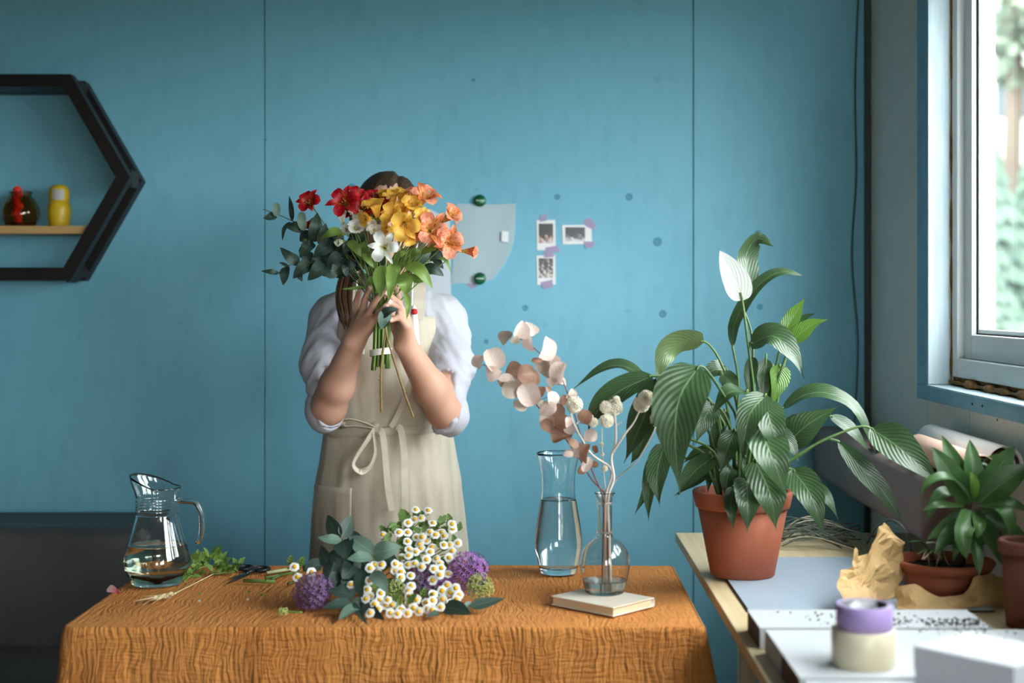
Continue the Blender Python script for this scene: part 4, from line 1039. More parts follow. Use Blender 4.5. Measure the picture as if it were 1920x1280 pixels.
def snapshot(rect, inner, kind, lb, tapes):
    x0, y0, x1, y1 = rect; t = thing('instant_photo', lb, 'photo', P((x0+x1)/2, y1, YW), 'instant photos on the wall')
    wallpoly('border', [(x0, y0), (x1, y0-1), (x1+1, y1), (x0+1, y1+1)], YW-.0012, M_inst, t, .0006)
    a0, b0, a1, b1 = inner; V = [tuple(P(*q, YW-.0014)) for q in ((a0, b1), (a1, b1), (a1, b0), (a0, b0))]
    obj('picture', V, [[0, 1, 2, 3]], photo_mat('snapshot_'+kind, kind), t, uv=[(0, 0), (1, 0), (1, 1), (0, 1)], smooth=False)
    for q in tapes: wallpoly('tape', q, YW-.0019, M_tape, t, .0002)
snapshot((1006, 413, 1041, 468), (1010, 419, 1037, 456), 'a', 'upright instant photo with pale bottles, above the other upright one', [[(1013, 405), (1026, 400), (1025, 414), (1012, 416)], [(1022, 464), (1046, 460), (1051, 472), (1024, 474)]])
snapshot((1054, 422, 1109, 457), (1060, 426, 1097, 453), 'b', 'landscape instant photo with dark picture beside the upright ones', [[(1094, 412), (1108, 409), (1118, 423), (1113, 431), (1098, 424)], [(1093, 452), (1116, 453), (1112, 464), (1098, 465)]])
snapshot((1006, 479, 1041, 533), (1010, 484, 1037, 521), 'c', 'upright instant photo of pale flowers, lowest on the wall', [[(1019, 472), (1040, 474), (1038, 482), (1020, 483)], [(1013, 529), (1036, 524), (1037, 539), (1018, 541)]])
wallpoly('tape_scrap', [(872, 525), (890, 526), (893, 538), (884, 541), (876, 535)], YW-.0004, M_tape, None, .0002, loc=P(882, 541, YW)); tag(bpy.data.objects['tape_scrap'], 'lilac tape scrap under the corner of the translucent paper', 'tape')

# ------------------------------------------------------------------ things on the work counter
M_terra = mat('terracotta', (166, 90, 62), .7, (148, 78, 54), nscale=7, bump=.25, bscale=90, bdist=.001); M_terraD = mat('dark_terracotta', (104, 56, 42), .75, (92, 48, 36), nscale=6); M_soil = mat('potting_soil', (46, 36, 30), .95, (30, 24, 20), nscale=40, bump=1, bscale=120, bdist=.004)
M_sheet = mat('pale_blue_board', (164, 176, 190), .5, (156, 169, 184), nscale=2); M_lam = mat('white_laminate', (196, 198, 202), .4); M_chip = mat('brown_board_core', (112, 82, 62), .85, (84, 60, 46), nscale=40)
bd = thing('pale_board', 'thin pale blue board lying flat on the counter under the terracotta pot', 'board', (.6, 2.92, KZ)); box('core', (.402, 2.652, KZ), (.86, 3.195, KZ+.0045), M_chip, bd); box('face', (.4015, 2.6515, KZ+.0046), (.8605, 3.1955, KZ+.0062), M_sheet, bd)
BDZ = KZ+.0062
for (y0, y1, x0, x1, lb, z1) in ((2.372, 2.512, .378, .765, 'white laminated plank with brown cut end, next to the pale blue board', .786), (2.05, 2.350, .384, .90, 'white laminated plank under the tape rolls and the white box', .788)):
    pk = thing('white_plank', lb, 'plank', ((x0+x1)/2, (y0+y1)/2, KZ), 'white planks on the counter')
    box('core', (x0, y0+.002, KZ), (x1, y1-.002, z1-.0015), M_chip, pk); box('face', (x0-.0005, y0, z1-.0014), (x1, y1, z1), M_lam, pk); box('edge_band', (x0+.0002, y0+.0002, KZ+.001), (x1-.0002, y0+.0019, z1-.0016), M_lam, pk)
box('end_cap', (.3825, 2.20, KZ+.001), (.3836, 2.348, .7862), mat('pale_grey_edge', (176, 186, 194), .6), pk)
pk3 = thing('white_plank', 'white laminated plank at the near edge of the picture below the tape', 'plank', (.64, 1.9, KZ), 'white planks on the counter')
box('core', (.39, 1.752, KZ), (.93, 2.044, .7835), M_chip, pk3); box('face', (.3895, 1.75, .7836), (.93, 2.046, .785), M_lam, pk3)
PZ = .788
tc_ = P(1619, 1262, 2.125); tc_.z = PZ
M_tapeC = mat('cream_tape_roll', (216, 208, 184), .35, (204, 192, 160), nscale=8, coat=.3); M_tapeP = mat('lilac_tape_roll', (160, 138, 190), .5)
def roll(name, c, r, ri, h_, m, lb, core_m):
    t = thing(name, lb, 'tape', c, 'tape rolls')
    lathe('tape', [(ri+.003, 0), (r-.001, 0), (r, .001), (r, h_-.001), (r-.001, h_), (ri+.003, h_), (ri+.003, 0)], c, m, t, n=56); lathe('core', [(ri, .0006), (ri+.0028, .0006), (ri+.0028, h_-.0006), (ri, h_-.0006), (ri, .0006)], c, core_m, t, n=48); return t
M_card = mat('grey_card_core', (150, 148, 146), .8); M_logo = mat('dark_printed_core', (52, 52, 56), .4, (206, 206, 210), nscale=26, lo=.45, hi=.55)
roll('tape_roll', tc_, .0475, .036, .0545, M_tapeC, 'wide cream packing tape roll under the lilac tape roll', M_card)
roll('tape_roll', tc_+Vector((.001, -.001, .0548)), .0415, .034, .036, M_tapeP, 'lilac tape roll stacked on the wide cream tape roll', M_logo)
# white cardboard box with a lid
c0, c1, c2 = onz(1712, 1210, .852), onz(1812, 1182, .852), onz(1852, 1260, .852)
ux, vx = (c1-c0), (c2-c0); lx, ly = ux.length, vx.length; ux.normalize(); vx = (vx-vx.dot(ux)*ux).normalized()
Mx = Matrix(((ux.x, vx.x, 0, c0.x), (ux.y, vx.y, 0, c0.y), (0, 0, 1, PZ), (0, 0, 0, 1)))
M_card2 = mat('white_card', (190, 190, 194), .6, (184, 184, 189), nscale=3)
wbx = thing('white_box', 'white cardboard box with lid at the near corner of the counter', 'box', Mx @ Vector((lx/2, ly/2, 0)))
box('body', (.002, .002, 0), (lx-.002, ly-.002, .044), M_card2, wbx, M=Mx); box('lid', (0, 0, .030), (lx, ly, .064), M_card2, wbx, bevel=.002, M=Mx)
lb_ = [Mx @ Vector((lx*.42+.018*math.cos(t)*1.6, ly*.45+.014*math.sin(t), .0643)) for t in [i/24*6.2832 for i in range(24)]]
obj('printed_mark', [tuple(q) for q in lb_], [list(range(24))], mat('faint_grey_print', (206, 208, 212), .6), wbx, smooth=False)

# terracotta pot of the peace lily
pc = onz(1392, 1077, BDZ); pc.z = BDZ
def pot(name, lb, c, r0, r1, h_, rimh, m, soil_z, thick=.006):
    t = thing(name, lb, 'plant pot', c)
    rr = lambda z: r0+(r1-r0)*z/h_
    lathe('body', [(0, 0), (r0-.003, 0), (r0, .003), (rr(h_-rimh), h_-rimh-.001), (rr(h_-rimh)-thick, h_-rimh-.001), (r0-thick, .006), (0, .006)], c, m, t, n=64)
    lathe('rim', [(rr(h_-rimh)-thick, h_-rimh-.0008), (rr(h_-rimh)+.004, h_-rimh-.0008), (rr(h_-rimh)+.0055, h_-rimh+.003), (r1+.005, h_-.004), (r1+.002, h_), (r1-thick+.001, h_), (r1-thick-.001, h_-.004), (rr(h_-rimh)-thick, h_-rimh-.0008)], c, m, t, n=64)
    q = []
    for k in range(9): q.append((rr(soil_z)*.955*(k/8), soil_z+.004*math.cos(k*.4)))
    q[0] = (0, q[0][1]); V, Fc = lathe_geo(q, 40, c)
    V = [(v[0], v[1], v[2]+.004*mnoise.noise(Vector(v)*60)) for v in V]; obj('soil', V, Fc, M_soil, t)
    return t
pot('terracotta_pot', 'tall terracotta pot holding the peace lily on the pale board', pc, .067, .100, .178, .034, M_terra, .150)
bpc = onz(1768, 1106, BDZ); bpc.z = BDZ
pot('terracotta_bowl', 'low terracotta bowl wrapped in brown paper near the window', bpc, .070, .096, .062, .018, M_terra, .048)
dpc = Vector((.880, 2.535, KZ+.0005)); pot('dark_pot', 'dark brown pot at the edge of the picture beside the brown paper', dpc, .036, .046, .155, .022, M_terraD, .14)
# crumpled kraft paper round the bowl
M_kraft = mat('crumpled_kraft_paper', (198, 164, 114), .7, (176, 138, 88), nscale=12, bump=.35, bscale=45, bdist=.004)
rk = random.Random(11)
def kraft(name, lb, fn, nu, nv, amp):
    V = []; Fc = []
    for j in range(nv+1):
        for i in range(nu+1):
            q = fn(i/nu, j/nv); n_ = Vector((mnoise.noise(q*24+Vector((3, 1, 7))), mnoise.noise(q*24+Vector((13, 5, 2))), mnoise.noise(q*24+Vector((1, 9, 4)))))
            n2 = Vector((mnoise.noise(q*60), mnoise.noise(q*60+Vector((7, 7, 7))), mnoise.noise(q*60+Vector((2, 5, 9)))))
            q = q+n_*amp+n2*amp*.4; q.z = max(q.z, BDZ+.0012); V.append(tuple(q))
    for j in range(nv):
        for i in range(nu): a = j*(nu+1)+i; Fc += [[a, a+1, a+nu+2], [a, a+nu+2, a+nu+1]]
    return tag(obj(name, V, Fc, M_kraft, None, smooth=False, loc=(bpc.x, bpc.y, BDZ)), lb, 'paper')
def kf1(u, v):                           # tall crumpled flap at the side of the bowl
    px = 1600+84*u+10*v; py = 1140-112*v+26*math.sin(u*7)*v-(28*u*v)
    dd = 2.68+.10*u-.10*(1-v)*(1-u)+.04*v; x = P(px-28*(1-u)*math.sin(v*3.1), py, dd); return x
kraft('kraft_paper', 'tall crumpled flap of brown paper beside the terracotta bowl', kf1, 16, 16, .016)
def kf2(u, v):                           # low fold running along the front
    px = 1680+215*u; py = 1155-(38+30*u+16*math.sin(u*9+.6))*v; return P(px, py, 2.655+.05*v-.03*math.sin(u*5))
kraft('kraft_paper', 'low fold of brown paper lying along the front of the bowl', kf2, 26, 8, .010)
# spilled soil
V = []; Fc = []; rs = random.Random(3)
for k in range(420):
    px = rs.gauss(1800, 70) if k > 60 else rs.uniform(1450, 1800); py = 1160+abs(rs.gauss(0, 14)) if k > 60 else rs.uniform(1146, 1176)
    px = min(px, 1935); q = onz(px, py, PZ-.001)
    if q.x > .93: continue
    z = .786 if (2.372 < q.y < 2.512 and q.x < .765) else (.788 if 2.05 < q.y < 2.35 and q.x < .9 else KZ)
    s = rs.uniform(.0008, .0030); o = len(V)
    for d in ((1, 0, 0), (-1, 0, 0), (0, 1, 0), (0, -1, 0), (0, 0, 1), (0, 0, -1)): V.append((q.x+d[0]*s*rs.uniform(.6, 1.3), q.y+d[1]*s, z+.0003+s*.7+d[2]*s*.7))
    Fc += [[o+a, o+b, o+c] for a, b, c in ((0, 2, 4), (2, 1, 4), (1, 3, 4), (3, 0, 4), (2, 0, 5), (1, 2, 5), (3, 1, 5), (0, 3, 5))]
sl = obj('soil_crumbs', V, Fc, M_soil, None, smooth=False, loc=(.7, 2.4, KZ)); tag(sl, 'scattered dark soil crumbs on the white planks', 'soil', kind='stuff')
# dry twigs and grey wires heaped at the far end of the counter
M_wire = mat('grey_green_wire', (106, 112, 100), .55, (74, 80, 74), nscale=20); M_straw = mat('dry_straw', (178, 168, 146), .8)
rw = random.Random(21)
wb_ = thing('wire_bundle', 'tangled bundle of grey florist wire at the far end of the counter', 'wire', (.66, 3.42, KZ))
for k in range(30):
    y = 3.40+rw.uniform(-.10, .10); x0, x1 = .54+rw.uniform(-.04, .08), .775+rw.uniform(-.06, .015); zt = KZ+.004+rw.random()*.045
    tube('wire', spline([(x0, y, KZ+.003+rw.random()*.02), ((x0+x1)/2, y+rw.uniform(-.05, .05), zt+.012), (x1, y+rw.uniform(-.09, .06), KZ+.003+rw.random()*.04)], 10), .0016, M_wire if rw.random() < .8 else M_straw, wb_, n=5)
lp = [onz(1626, 1018, KZ+.003), P(1645, 985, 3.10), P(1675, 975, 3.00), P(1700, 1000, 2.88), onz(1712, 1055, KZ+.009)]
tag(tube('wire_loop', spline(lp, 30), .0026, M_wire, n=6), 'single arched grey wire rising above the tangled bundle', 'wire')
# rolled papers on the padded backrest, below the sill
M_rollw = mat('white_wrapping_paper', (232, 226, 222), .5); M_rollp = mat('peach_wrapping_paper', (226, 186, 166), .6); M_rolld = mat('dark_red_paper', (74, 34, 30), .6)
def paper_roll(lb, a, b, r, m, grp):
    a, b = Vector(a), Vector(b); t = thing('paper_roll', lb, 'roll', tuple((a+b)/2-Vector((0, 0, r))), grp); ax_ = (b-a).normalized(); L_ = (b-a).length
    lathe('outer_wrap', [(r-.0012, 0), (r, 0), (r, L_), (r-.0012, L_), (r-.0012, 0)], a, m, t, n=40, axis=ax_)
    for k, mm in enumerate((M_rolld, M_rollw, M_rolld)): q = r-.006-.008*k; lathe('inner_wrap', [(q-.003, .004), (q, .004), (q, L_-.004), (q-.003, L_-.004), (q-.003, .004)], a, mm, t, n=36, axis=ax_)
    return t
paper_roll('white paper roll with dark red lining lying under the window sill', (.924, 3.30, 1.0108), (.926, 2.79, 1.0108), .035, M_rollw, 'wrapping paper rolls')
paper_roll('peach paper roll nearest the camera behind the leafy plant', (.856, 3.16, 1.0058), (.858, 2.72, 1.0058), .030, M_rollp, 'wrapping paper rolls')
ybx = thing('yellow_box', 'small yellow card box standing on the padded backrest', 'box', (.815, 3.025, .976)); box('carton', (.806, 3.00, .9755), (.824, 3.05, 1.005), mat('yellow_card', (214, 180, 110), .6), ybx, bevel=.001); box('lid', (.8052, 2.999, 1.0051), (.8248, 3.051, 1.0110), mat('yellow_card_lid', (206, 170, 98), .6), ybx, bevel=.001)
rb = box('red_pouch', (.815, 3.36, .9752), (.850, 3.46, .990), mat('red_cloth', (170, 62, 50), .7), None, bevel=.006, seg=3, smooth=True, loc=(.832, 3.41, .9752)); tag(rb, 'small red cloth pouch lying on the padded backrest', 'pouch')
wcc = Vector((.842, 3.20, .9752)); wc = thing('white_cup', 'small white cup on the padded backrest beside the paper roll', 'cup', wcc)
lathe('bowl', [(0, 0), (.014, 0), (.019, .012), (.021, .030), (.0195, .030), (.0175, .012), (0, .003)], wcc+Vector((0, .02, 0)), M_white, wc, n=32); tube('handle', spline([wcc+Vector((-.019, .02, .024)), wcc+Vector((-.029, .02, .022)), wcc+Vector((-.029, .02, .012)), wcc+Vector((-.018, .02, .008))], 14), .0022, M_white, wc, n=8)
# ------------------------------------------------------------------ peace lily
M_lily = leaf_mat('glossy_dark_leaf', (50, 73, 46), (62, 88, 54), (118, 144, 102), .30, veins=11, vein_w=.05, slant=.75, back=(112, 134, 86), transl=.14, vstr=.22, vbump=.16)
M_lilyL = leaf_mat('young_green_leaf', (84, 122, 44), (104, 142, 58), (150, 178, 104), .34, veins=11, vein_w=.05, slant=.75, transl=.3, vstr=.5, vbump=.4)
M_stem = mat('green_petiole', (92, 120, 66), .45, (74, 102, 52), nscale=12); M_stemD = mat('dark_green_petiole', (62, 88, 48), .45)
M_spathe = leaf_mat('white_spathe', (240, 240, 238), (232, 234, 230), (206, 218, 190), .5, veins=5, vein_w=.04, slant=1.6, transl=.25, vstr=.35, vbump=.2)
LD = pc.y
lily = thing('peace_lily', 'large peace lily with drooping dark leaves and one white bloom', 'plant', pc+Vector((0, 0, .15)))
def lpt(q): return P(q[0], q[1], LD+q[2])
rl = random.Random(5)
def lily_leaf(path, w, hint=(0, -1, .5), m=None, pet=None, prof='acum', fold=.22, wave=.03, rp=.0026, extra=0):
    C = [lpt(q) for q in path]; d = (C[0].y+C[-1].y)/2
    wid = w*d/F
    lf = leaf('leaf', C, wid, hint, m or M_lily, lily, prof=prof, fold=fold, nseg=18, wseg=6, wave=wave, seed=rl.random()*9)
    b = C[0]; g = Vector((pc.x+max(-.05, min(.05, (b.x-pc.x)*.22))+rl.uniform(-.012, .012), pc.y+max(-.05, min(.05, (b.y-pc.y)*.4)), pc.z+.146))
    if pet is None: mids = [g.lerp(b, .55)+Vector((0, 0, abs(b.x-pc.x)*.22+.01))]
    else: mids = [lpt(q) for q in pet]
    t = (C[1]-C[0]).normalized()
    tube('petiole', spline([g]+mids+[b, b+t*wid*.12], 16), [rp*1.35, rp*.85], M_stem if rl.random() < .7 else M_stemD, lf, n=7)
    return lf
A = lily_leaf
A([(1311, 686, -.15), (1275, 745, -.185), (1266, 825, -.19), (1275, 926, -.17)], 100, (-.25, -1, .25), pet=[(1385, 800, -.06), (1355, 738, -.10), (1325, 694, -.14)], wave=.02)
A([(1234, 708, -.06), (1212, 770, -.09), (1190, 822, -.09), (1169, 868, -.08)], 62, (-.5, -.8, .4), pet=[(1340, 770, -.03), (1280, 712, -.05)])
A([(1228, 770, -.04), (1200, 838, -.06), (1181, 872, -.05)], 30, (-.5, -.8, .2), pet=[(1320, 790, -.02)])
A([(1209, 705, .02), (1163, 685, .02), (1119, 696, .01), (1074, 730, 0)], 36, (0, -.55, 1), pet=[(1360, 800, .0), (1280, 715, .01)])
A([(1224, 704, -.02), (1160, 734, -.05), (1118, 774, -.06), (1100, 812, -.06)], 60, (-.3, -.8, .7), pet=[(1350, 790, 0), (1290, 710, 0)])
A([(1320, 640, .05), (1278, 642, .04), (1246, 668, .03), (1229, 726, .02)], 66, (.35, .75, .8), pet=[(1385, 780, .02), (1356, 690, .04), (1335, 652, .05)], fold=.1)
A([(1362, 694, .06), (1338, 694, .04), (1308, 716, .03)], 38, (0, -.9, .6), pet=[(1390, 800, .03)])
A([(1352, 702, .03), (1370, 716, .02), (1386, 742, 0)], 34, (.2, -1, .3))
A([(1402, 736, -.06), (1366, 737, -.09), (1330, 784, -.10)], 44, (-.1, -.6, 1), pet=[(1410, 820, -.03)])
A([(1436, 740, -.10), (1404, 782, -.15), (1390, 872, -.15)], 54, (-.35, -1, .2), pet=[(1430, 840, -.03), (1440, 770, -.06)])
A([(1434, 750, -.09), (1447, 798, -.135), (1474, 872, -.13)], 60, (.1, -1, .25), pet=[(1420, 840, -.03), (1428, 780, -.06)])
A([(1422, 796, -.10), (1446, 852, -.165), (1477, 938, -.165)], 80, (.12, -1, .3), pet=[(1412, 860, -.05)])
A([(1416, 862, -.08), (1444, 926, -.155), (1456, 996, -.15)], 68, (.05, -1, .1))
A([(1400, 897, -.075), (1402, 938, -.150), (1401, 1000, -.158)], 56, (0, -1, .15), m=M_lily, fold=.3)
A([(1374, 912, -.07), (1371, 950, -.130), (1376, 996, -.135)], 28, (-.2, -1, .1))
A([(1486, 880, -.05), (1520, 928, -.11), (1547, 1010, -.12)], 60, (-.15, -.9, .6), pet=[(1440, 880, -.04)])
A([(1516, 904, -.02), (1548, 930, -.05), (1572, 974, -.06)], 28, (.2, -1, .4), pet=[(1450, 885, 0)])
A([(1464, 768, .04), (1510, 740, .03), (1556, 738, .02), (1606, 768, .01), (1643, 850, 0)], 50, (-.1, -.55, 1), pet=[(1425, 880, .02), (1440, 810, .03)], prof='lance')
A([(1476, 832, .02), (1514, 796, .0), (1576, 760, -.01)], 60, (-.35, -1, .35), pet=[(1430, 880, .02)], fold=.1)
A([(1476, 796, .05), (1492, 784, .05), (1514, 774, .05)], 22, (0, -.8, 1))
A([(1556, 780, .06), (1598, 808, .05), (1633, 852, .05)], 34, (-.3, -.5, 1), pet=[(1440, 880, .02), (1510, 800, .05)])
A([(1632, 802, -.04), (1690, 842, -.09), (1758, 905, -.12)], 74, (-.45, -.75, .85), pet=[(1450, 890, -.02), (1525, 835, -.04), (1590, 806, -.04), (1616, 799, -.04)], fold=.3, prof='lance')
A([(1570, 826, -.03), (1618, 880, -.06), (1660, 928, -.07), (1690, 976, -.08)], 42, (-.4, -.7, .7), pet=[(1440, 895, -.01), (1505, 850, -.03), (1545, 824, -.03)], prof='lance')
A([(1394, 580, .05), (1401, 526, .045), (1399, 478, .05), (1420, 447, .04), (1450, 461, .02)], 50, (.45, -1, -.1), pet=[(1405, 800, .02), (1412, 680, .04), (1408, 620, .05)], wave=.05, prof='lance')
A([(1374, 652, .02), (1378, 606, .02), (1407, 553, .01), (1440, 520, .0), (1472, 509, 0), (1506, 517, 0)], 32, (-.6, -.8, .5), pet=[(1382, 820, .01), (1385, 720, .02)], prof='lance')
A([(1405, 646, -.01), (1450, 630, -.04), (1486, 664, -.06), (1507, 710, -.07)], 58, (.15, -.9, .75), pet=[(1416, 820, 0), (1408, 700, 0)])
A([(1470, 624, .03), (1490, 590, .03), (1510, 556, .02)], 32, (-.3, -1, .2), m=M_lilyL, pet=[(1430, 820, .02), (1452, 700, .03)])
A([(1484, 640, .02), (1518, 612, .0), (1552, 598, -.02)], 34, (.1, -.9, .6), m=M_lilyL, pet=[(1432, 820, .02), (1456, 720, .02)])
A([(1488, 616, .05), (1508, 598, .05), (1530, 586, .04)], 24, (0, -.7, 1), pet=[(1434, 820, .03)])
A([(1412, 668, .03), (1407, 710, .02), (1409, 762, .01)], 26, (-.3, -1, .1), pet=[(1418, 820, .02), (1420, 720, .03)])
A([(1462, 684, .03), (1460, 716, .02), (1446, 762, .01)], 42, (.2, -1, .1), m=M_lilyL, pet=[(1440, 820, .02), (1462, 730, .03)])
A([(1436, 672, .04), (1432, 712, .03), (1430, 768, .02)], 30, (0, -1, .1), pet=[(1430, 820, .02)])
A([(1448, 690, .05), (1446, 730, .04), (1440, 780, .03)], 32, (.3, -1, .1), m=M_lilyL, pet=[(1435, 820, .02)])
A([(1246, 830, -.07), (1232, 890, -.10), (1237, 950, -.11)], 46, (-.3, -.9, .2), pet=[(1340, 850, -.03), (1280, 820, -.05)])
A([(1228, 850, -.03), (1217, 915, -.05), (1216, 980, -.05)], 30, (-.4, -.9, .1), pet=[(1330, 860, -.01), (1262, 826, -.02)])
A([(1222, 886, .0), (1210, 925, .0), (1188, 968, 0)], 18, (-.4, -.9, .2), pet=[(1320, 870, 0), (1256, 860, 0)])
A([(1338, 856, -.02), (1300, 886, -.05), (1267, 934, -.06)], 46, (-.2, -.8, .8))
A([(1336, 838, .01), (1306, 850, .0), (1278, 870, -.01)], 24, (-.1, -.7, 1))
A([(1378, 806, -.05), (1362, 846, -.09), (1350, 888, -.09)], 42, (-.3, -1, .3))
A([(1336, 756, -.04), (1320, 788, -.07), (1304, 832, -.08)], 44, (.1, -1, .2), pet=[(1380, 850, -.02), (1360, 780, -.03)])
A([(1360, 770, .02), (1346, 806, .0), (1340, 850, -.01)], 30, (-.3, -1, .2))
A([(1452, 800, .02), (1480, 830, .0), (1500, 870, -.01)], 34, (.3, -1, .4))
A([(1330, 880, .02), (1300, 905, .01), (1262, 930, .01)], 26, (0, -.7, 1))
for k in range(14):                      # shorter shaded leaves filling the heart of the plant
    a = rl.uniform(-1, 1); bx = 1400+70*a; by = rl.uniform(800, 880); tx = bx+rl.uniform(-10, 10)+34*a; ty = by+rl.uniform(40, 80); dd = rl.uniform(-.03, .09)
    A([(bx, by, dd), ((bx+tx)/2+6*a, (by+ty)/2-8, dd-.02), (tx, ty, dd-.03)], rl.uniform(24, 38), (a*.5, -1, .3))
sp1 = leaf('spathe', [lpt((1392, 564, -.02)), lpt((1383, 530, -.035)), lpt((1366, 498, -.035)), lpt((1350, 470, -.03))], 50*LD/F, (-.2, -1, .05), M_spathe, lily, prof='ovate', fold=.10, nseg=18, wseg=8, curl=.25)
tube('flower_stalk', spline([pc+Vector((.01, 0, .146)), lpt((1416, 780, .0)), lpt((1402, 640, -.01)), lpt((1393, 572, -.02)), lpt((1388, 548, -.028))], 24), [.0032, .0024], M_stem, sp1, n=8)
sx = spline([lpt((1391, 562, -.012)), lpt((1385, 540, -.020)), lpt((1380, 522, -.018))], 12); tube('spadix', sx, [.003, .0045, .0048, .0048, .0046, .0045, .0044, .0042, .004, .0036, .003, .0015], mat('cream_spadix', (232, 226, 196), .8, bump=.8, bscale=400), sp1, n=10)

# ------------------------------------------------------------------ leafy plant in the bowl, and stubby one behind
M_drac = leaf_mat('mid_green_strap_leaf', (58, 92, 48), (76, 112, 60), (120, 146, 100), .38, veins=3, vein_w=.05, slant=.2, back=(96, 124, 86), transl=.18, vstr=.15, vbump=.1)
DD = bpc.y-.10
dr = thing('bowl_plant', 'bushy green strap leaved plant growing from the terracotta bowl', 'plant', bpc+Vector((0, 0, .048)))
def dpt(q): return P(q[0], q[1], DD+q[2])
crown = dpt((1828, 945, 0)); trunk_b = bpc+Vector((.03, 0, .044))
tube('trunk', spline([trunk_b, dpt((1812, 1010, 0)), crown], 12), [.011, .008], mat('dark_woody_stem', (58, 52, 40), .8), dr, n=10)
for path, w, h_ in [([(1827, 935, -.01), (1824, 880, -.02), (1818, 824, 0)], 40, (0, -1, .2)), ([(1822, 938, 0), (1796, 880, .0), (1766, 816, .02)], 38, (-.3, -1, .3)), ([(1816, 940, -.02), (1784, 890, -.03), (1748, 838, -.02)], 46, (-.4, -.8, .5)),
    ([(1812, 932, -.03), (1786, 898, -.05), (1746, 902, -.06), (1725, 930, -.06)], 30, (-.2, -.5, 1)), ([(1790, 955, -.04), (1762, 948, -.06), (1728, 957, -.06)], 22, (0, -.6, 1)), ([(1836, 936, -.01), (1866, 886, -.02), (1903, 836, 0)], 54, (.3, -1, .3)),
    ([(1842, 942, -.01), (1884, 902, -.03), (1932, 872, -.04)], 56, (.2, -.9, .6)), ([(1842, 952, -.04), (1882, 962, -.08), (1900, 1014, -.09)], 40, (.3, -.7, .9)), ([(1816, 968, -.05), (1806, 1000, -.08), (1812, 1048, -.08)], 36, (-.2, -1, .3)),
    ([(1832, 970, -.05), (1836, 985, -.07), (1832, 1010, -.07)], 26, (0, -1, .4)), ([(1850, 950, -.02), (1890, 945, -.05), (1936, 962, -.06)], 36, (0, -.6, 1)), ([(1812, 975, .01), (1780, 985, .0), (1738, 1012, 0)], 34, (-.2, -.8, .8)),
    ([(1830, 990, -.03), (1862, 1020, -.05), (1888, 1066, -.06)], 40, (.3, -.9, .5)), ([(1806, 990, .0), (1776, 1006, -.02), (1752, 1040, -.03)], 30, (-.3, -.9, .5)), ([(1828, 925, -.04), (1826, 905, -.05), (1820, 884, -.05)], 20, (0, -1, .3)),
    ([(1836, 930, .03), (1852, 880, .0), (1876, 850, .0)], 40, (.1, -1, .4)), ([(1814, 925, .03), (1798, 885, .0), (1772, 858, .0)], 36, (-.2, -1, .4)), ([(1845, 965, .02), (1880, 985, .0), (1925, 1010, -.01)], 36, (.2, -.8, .8)), ([(1810, 985, -.02), (1800, 1010, -.04), (1786, 1050, -.05)], 26, (-.2, -1, .3)),
    ([(1822, 1000, -.02), (1832, 1040, -.05), (1836, 1080, -.06)], 26, (.1, -1, .3)), ([(1850, 985, .0), (1900, 1000, -.03), (1940, 1050, -.04)], 40, (.3, -.8, .7)), ([(1806, 945, .0), (1770, 925, -.02), (1738, 975, -.03)], 34, (-.2, -.6, 1))]:
    C = [dpt(q) for q in path]; C[0] = C[0].lerp(crown, .5); leaf('leaf', C, w*DD/F, h_, M_drac if w != 20 else M_lilyL, dr, prof='strap' if w > 30 else 'lance', fold=.35, nseg=14, wseg=4, wave=.02, seed=rl.random()*9)
for k in range(9):                        # dried leaf stalks at the foot of the plant
    a = bpc+Vector((rl.uniform(-.03, .02), rl.uniform(-.02, .02), .05)); e = P(1688+rl.uniform(0, 90), 1000+rl.uniform(0, 52), DD-.03+rl.uniform(-.03, .03))
    tube('dry_stalk', spline([a, a.lerp(e, .5)+Vector((0, 0, .02)), e], 8), [.0022, .001], M_straw if k % 2 else M_stemD, dr, n=5)

# ------------------------------------------------------------------ dried stems in the flask
M_dryW = leaf_mat('pale_pink_dried_leaf', (236, 216, 206), (224, 198, 186), (210, 180, 168), .55, veins=5, vein_w=.04, slant=.8, back=(206, 170, 150), transl=.3, vstr=.2, vbump=.1)
M_dryB = leaf_mat('brown_pink_dried_leaf', (178, 138, 116), (156, 112, 90), (196, 160, 140), .55, veins=5, vein_w=.04, slant=.8, back=(150, 104, 82), transl=.3, vstr=.2, vbump=.1)
M_dryT = leaf_mat('taupe_dried_leaf', (196, 180, 164), (178, 160, 144), (206, 192, 178), .55, veins=5, vein_w=.04, slant=.8, back=(160, 128, 104), transl=.3, vstr=.2, vbump=.1)
M_twigR = mat('red_brown_twig', (128, 72, 66), .6); M_twigW = mat('white_dried_stem', (224, 214, 206), .7, (206, 190, 180), nscale=30)
KD = fc_.y
def z6(zx, zy, dd=0): return P(870+zx*.2421, 590+zy*.2421, KD+dd)
neck_in = fc_+Vector((0, 0, .19)); rdd = random.Random(17)
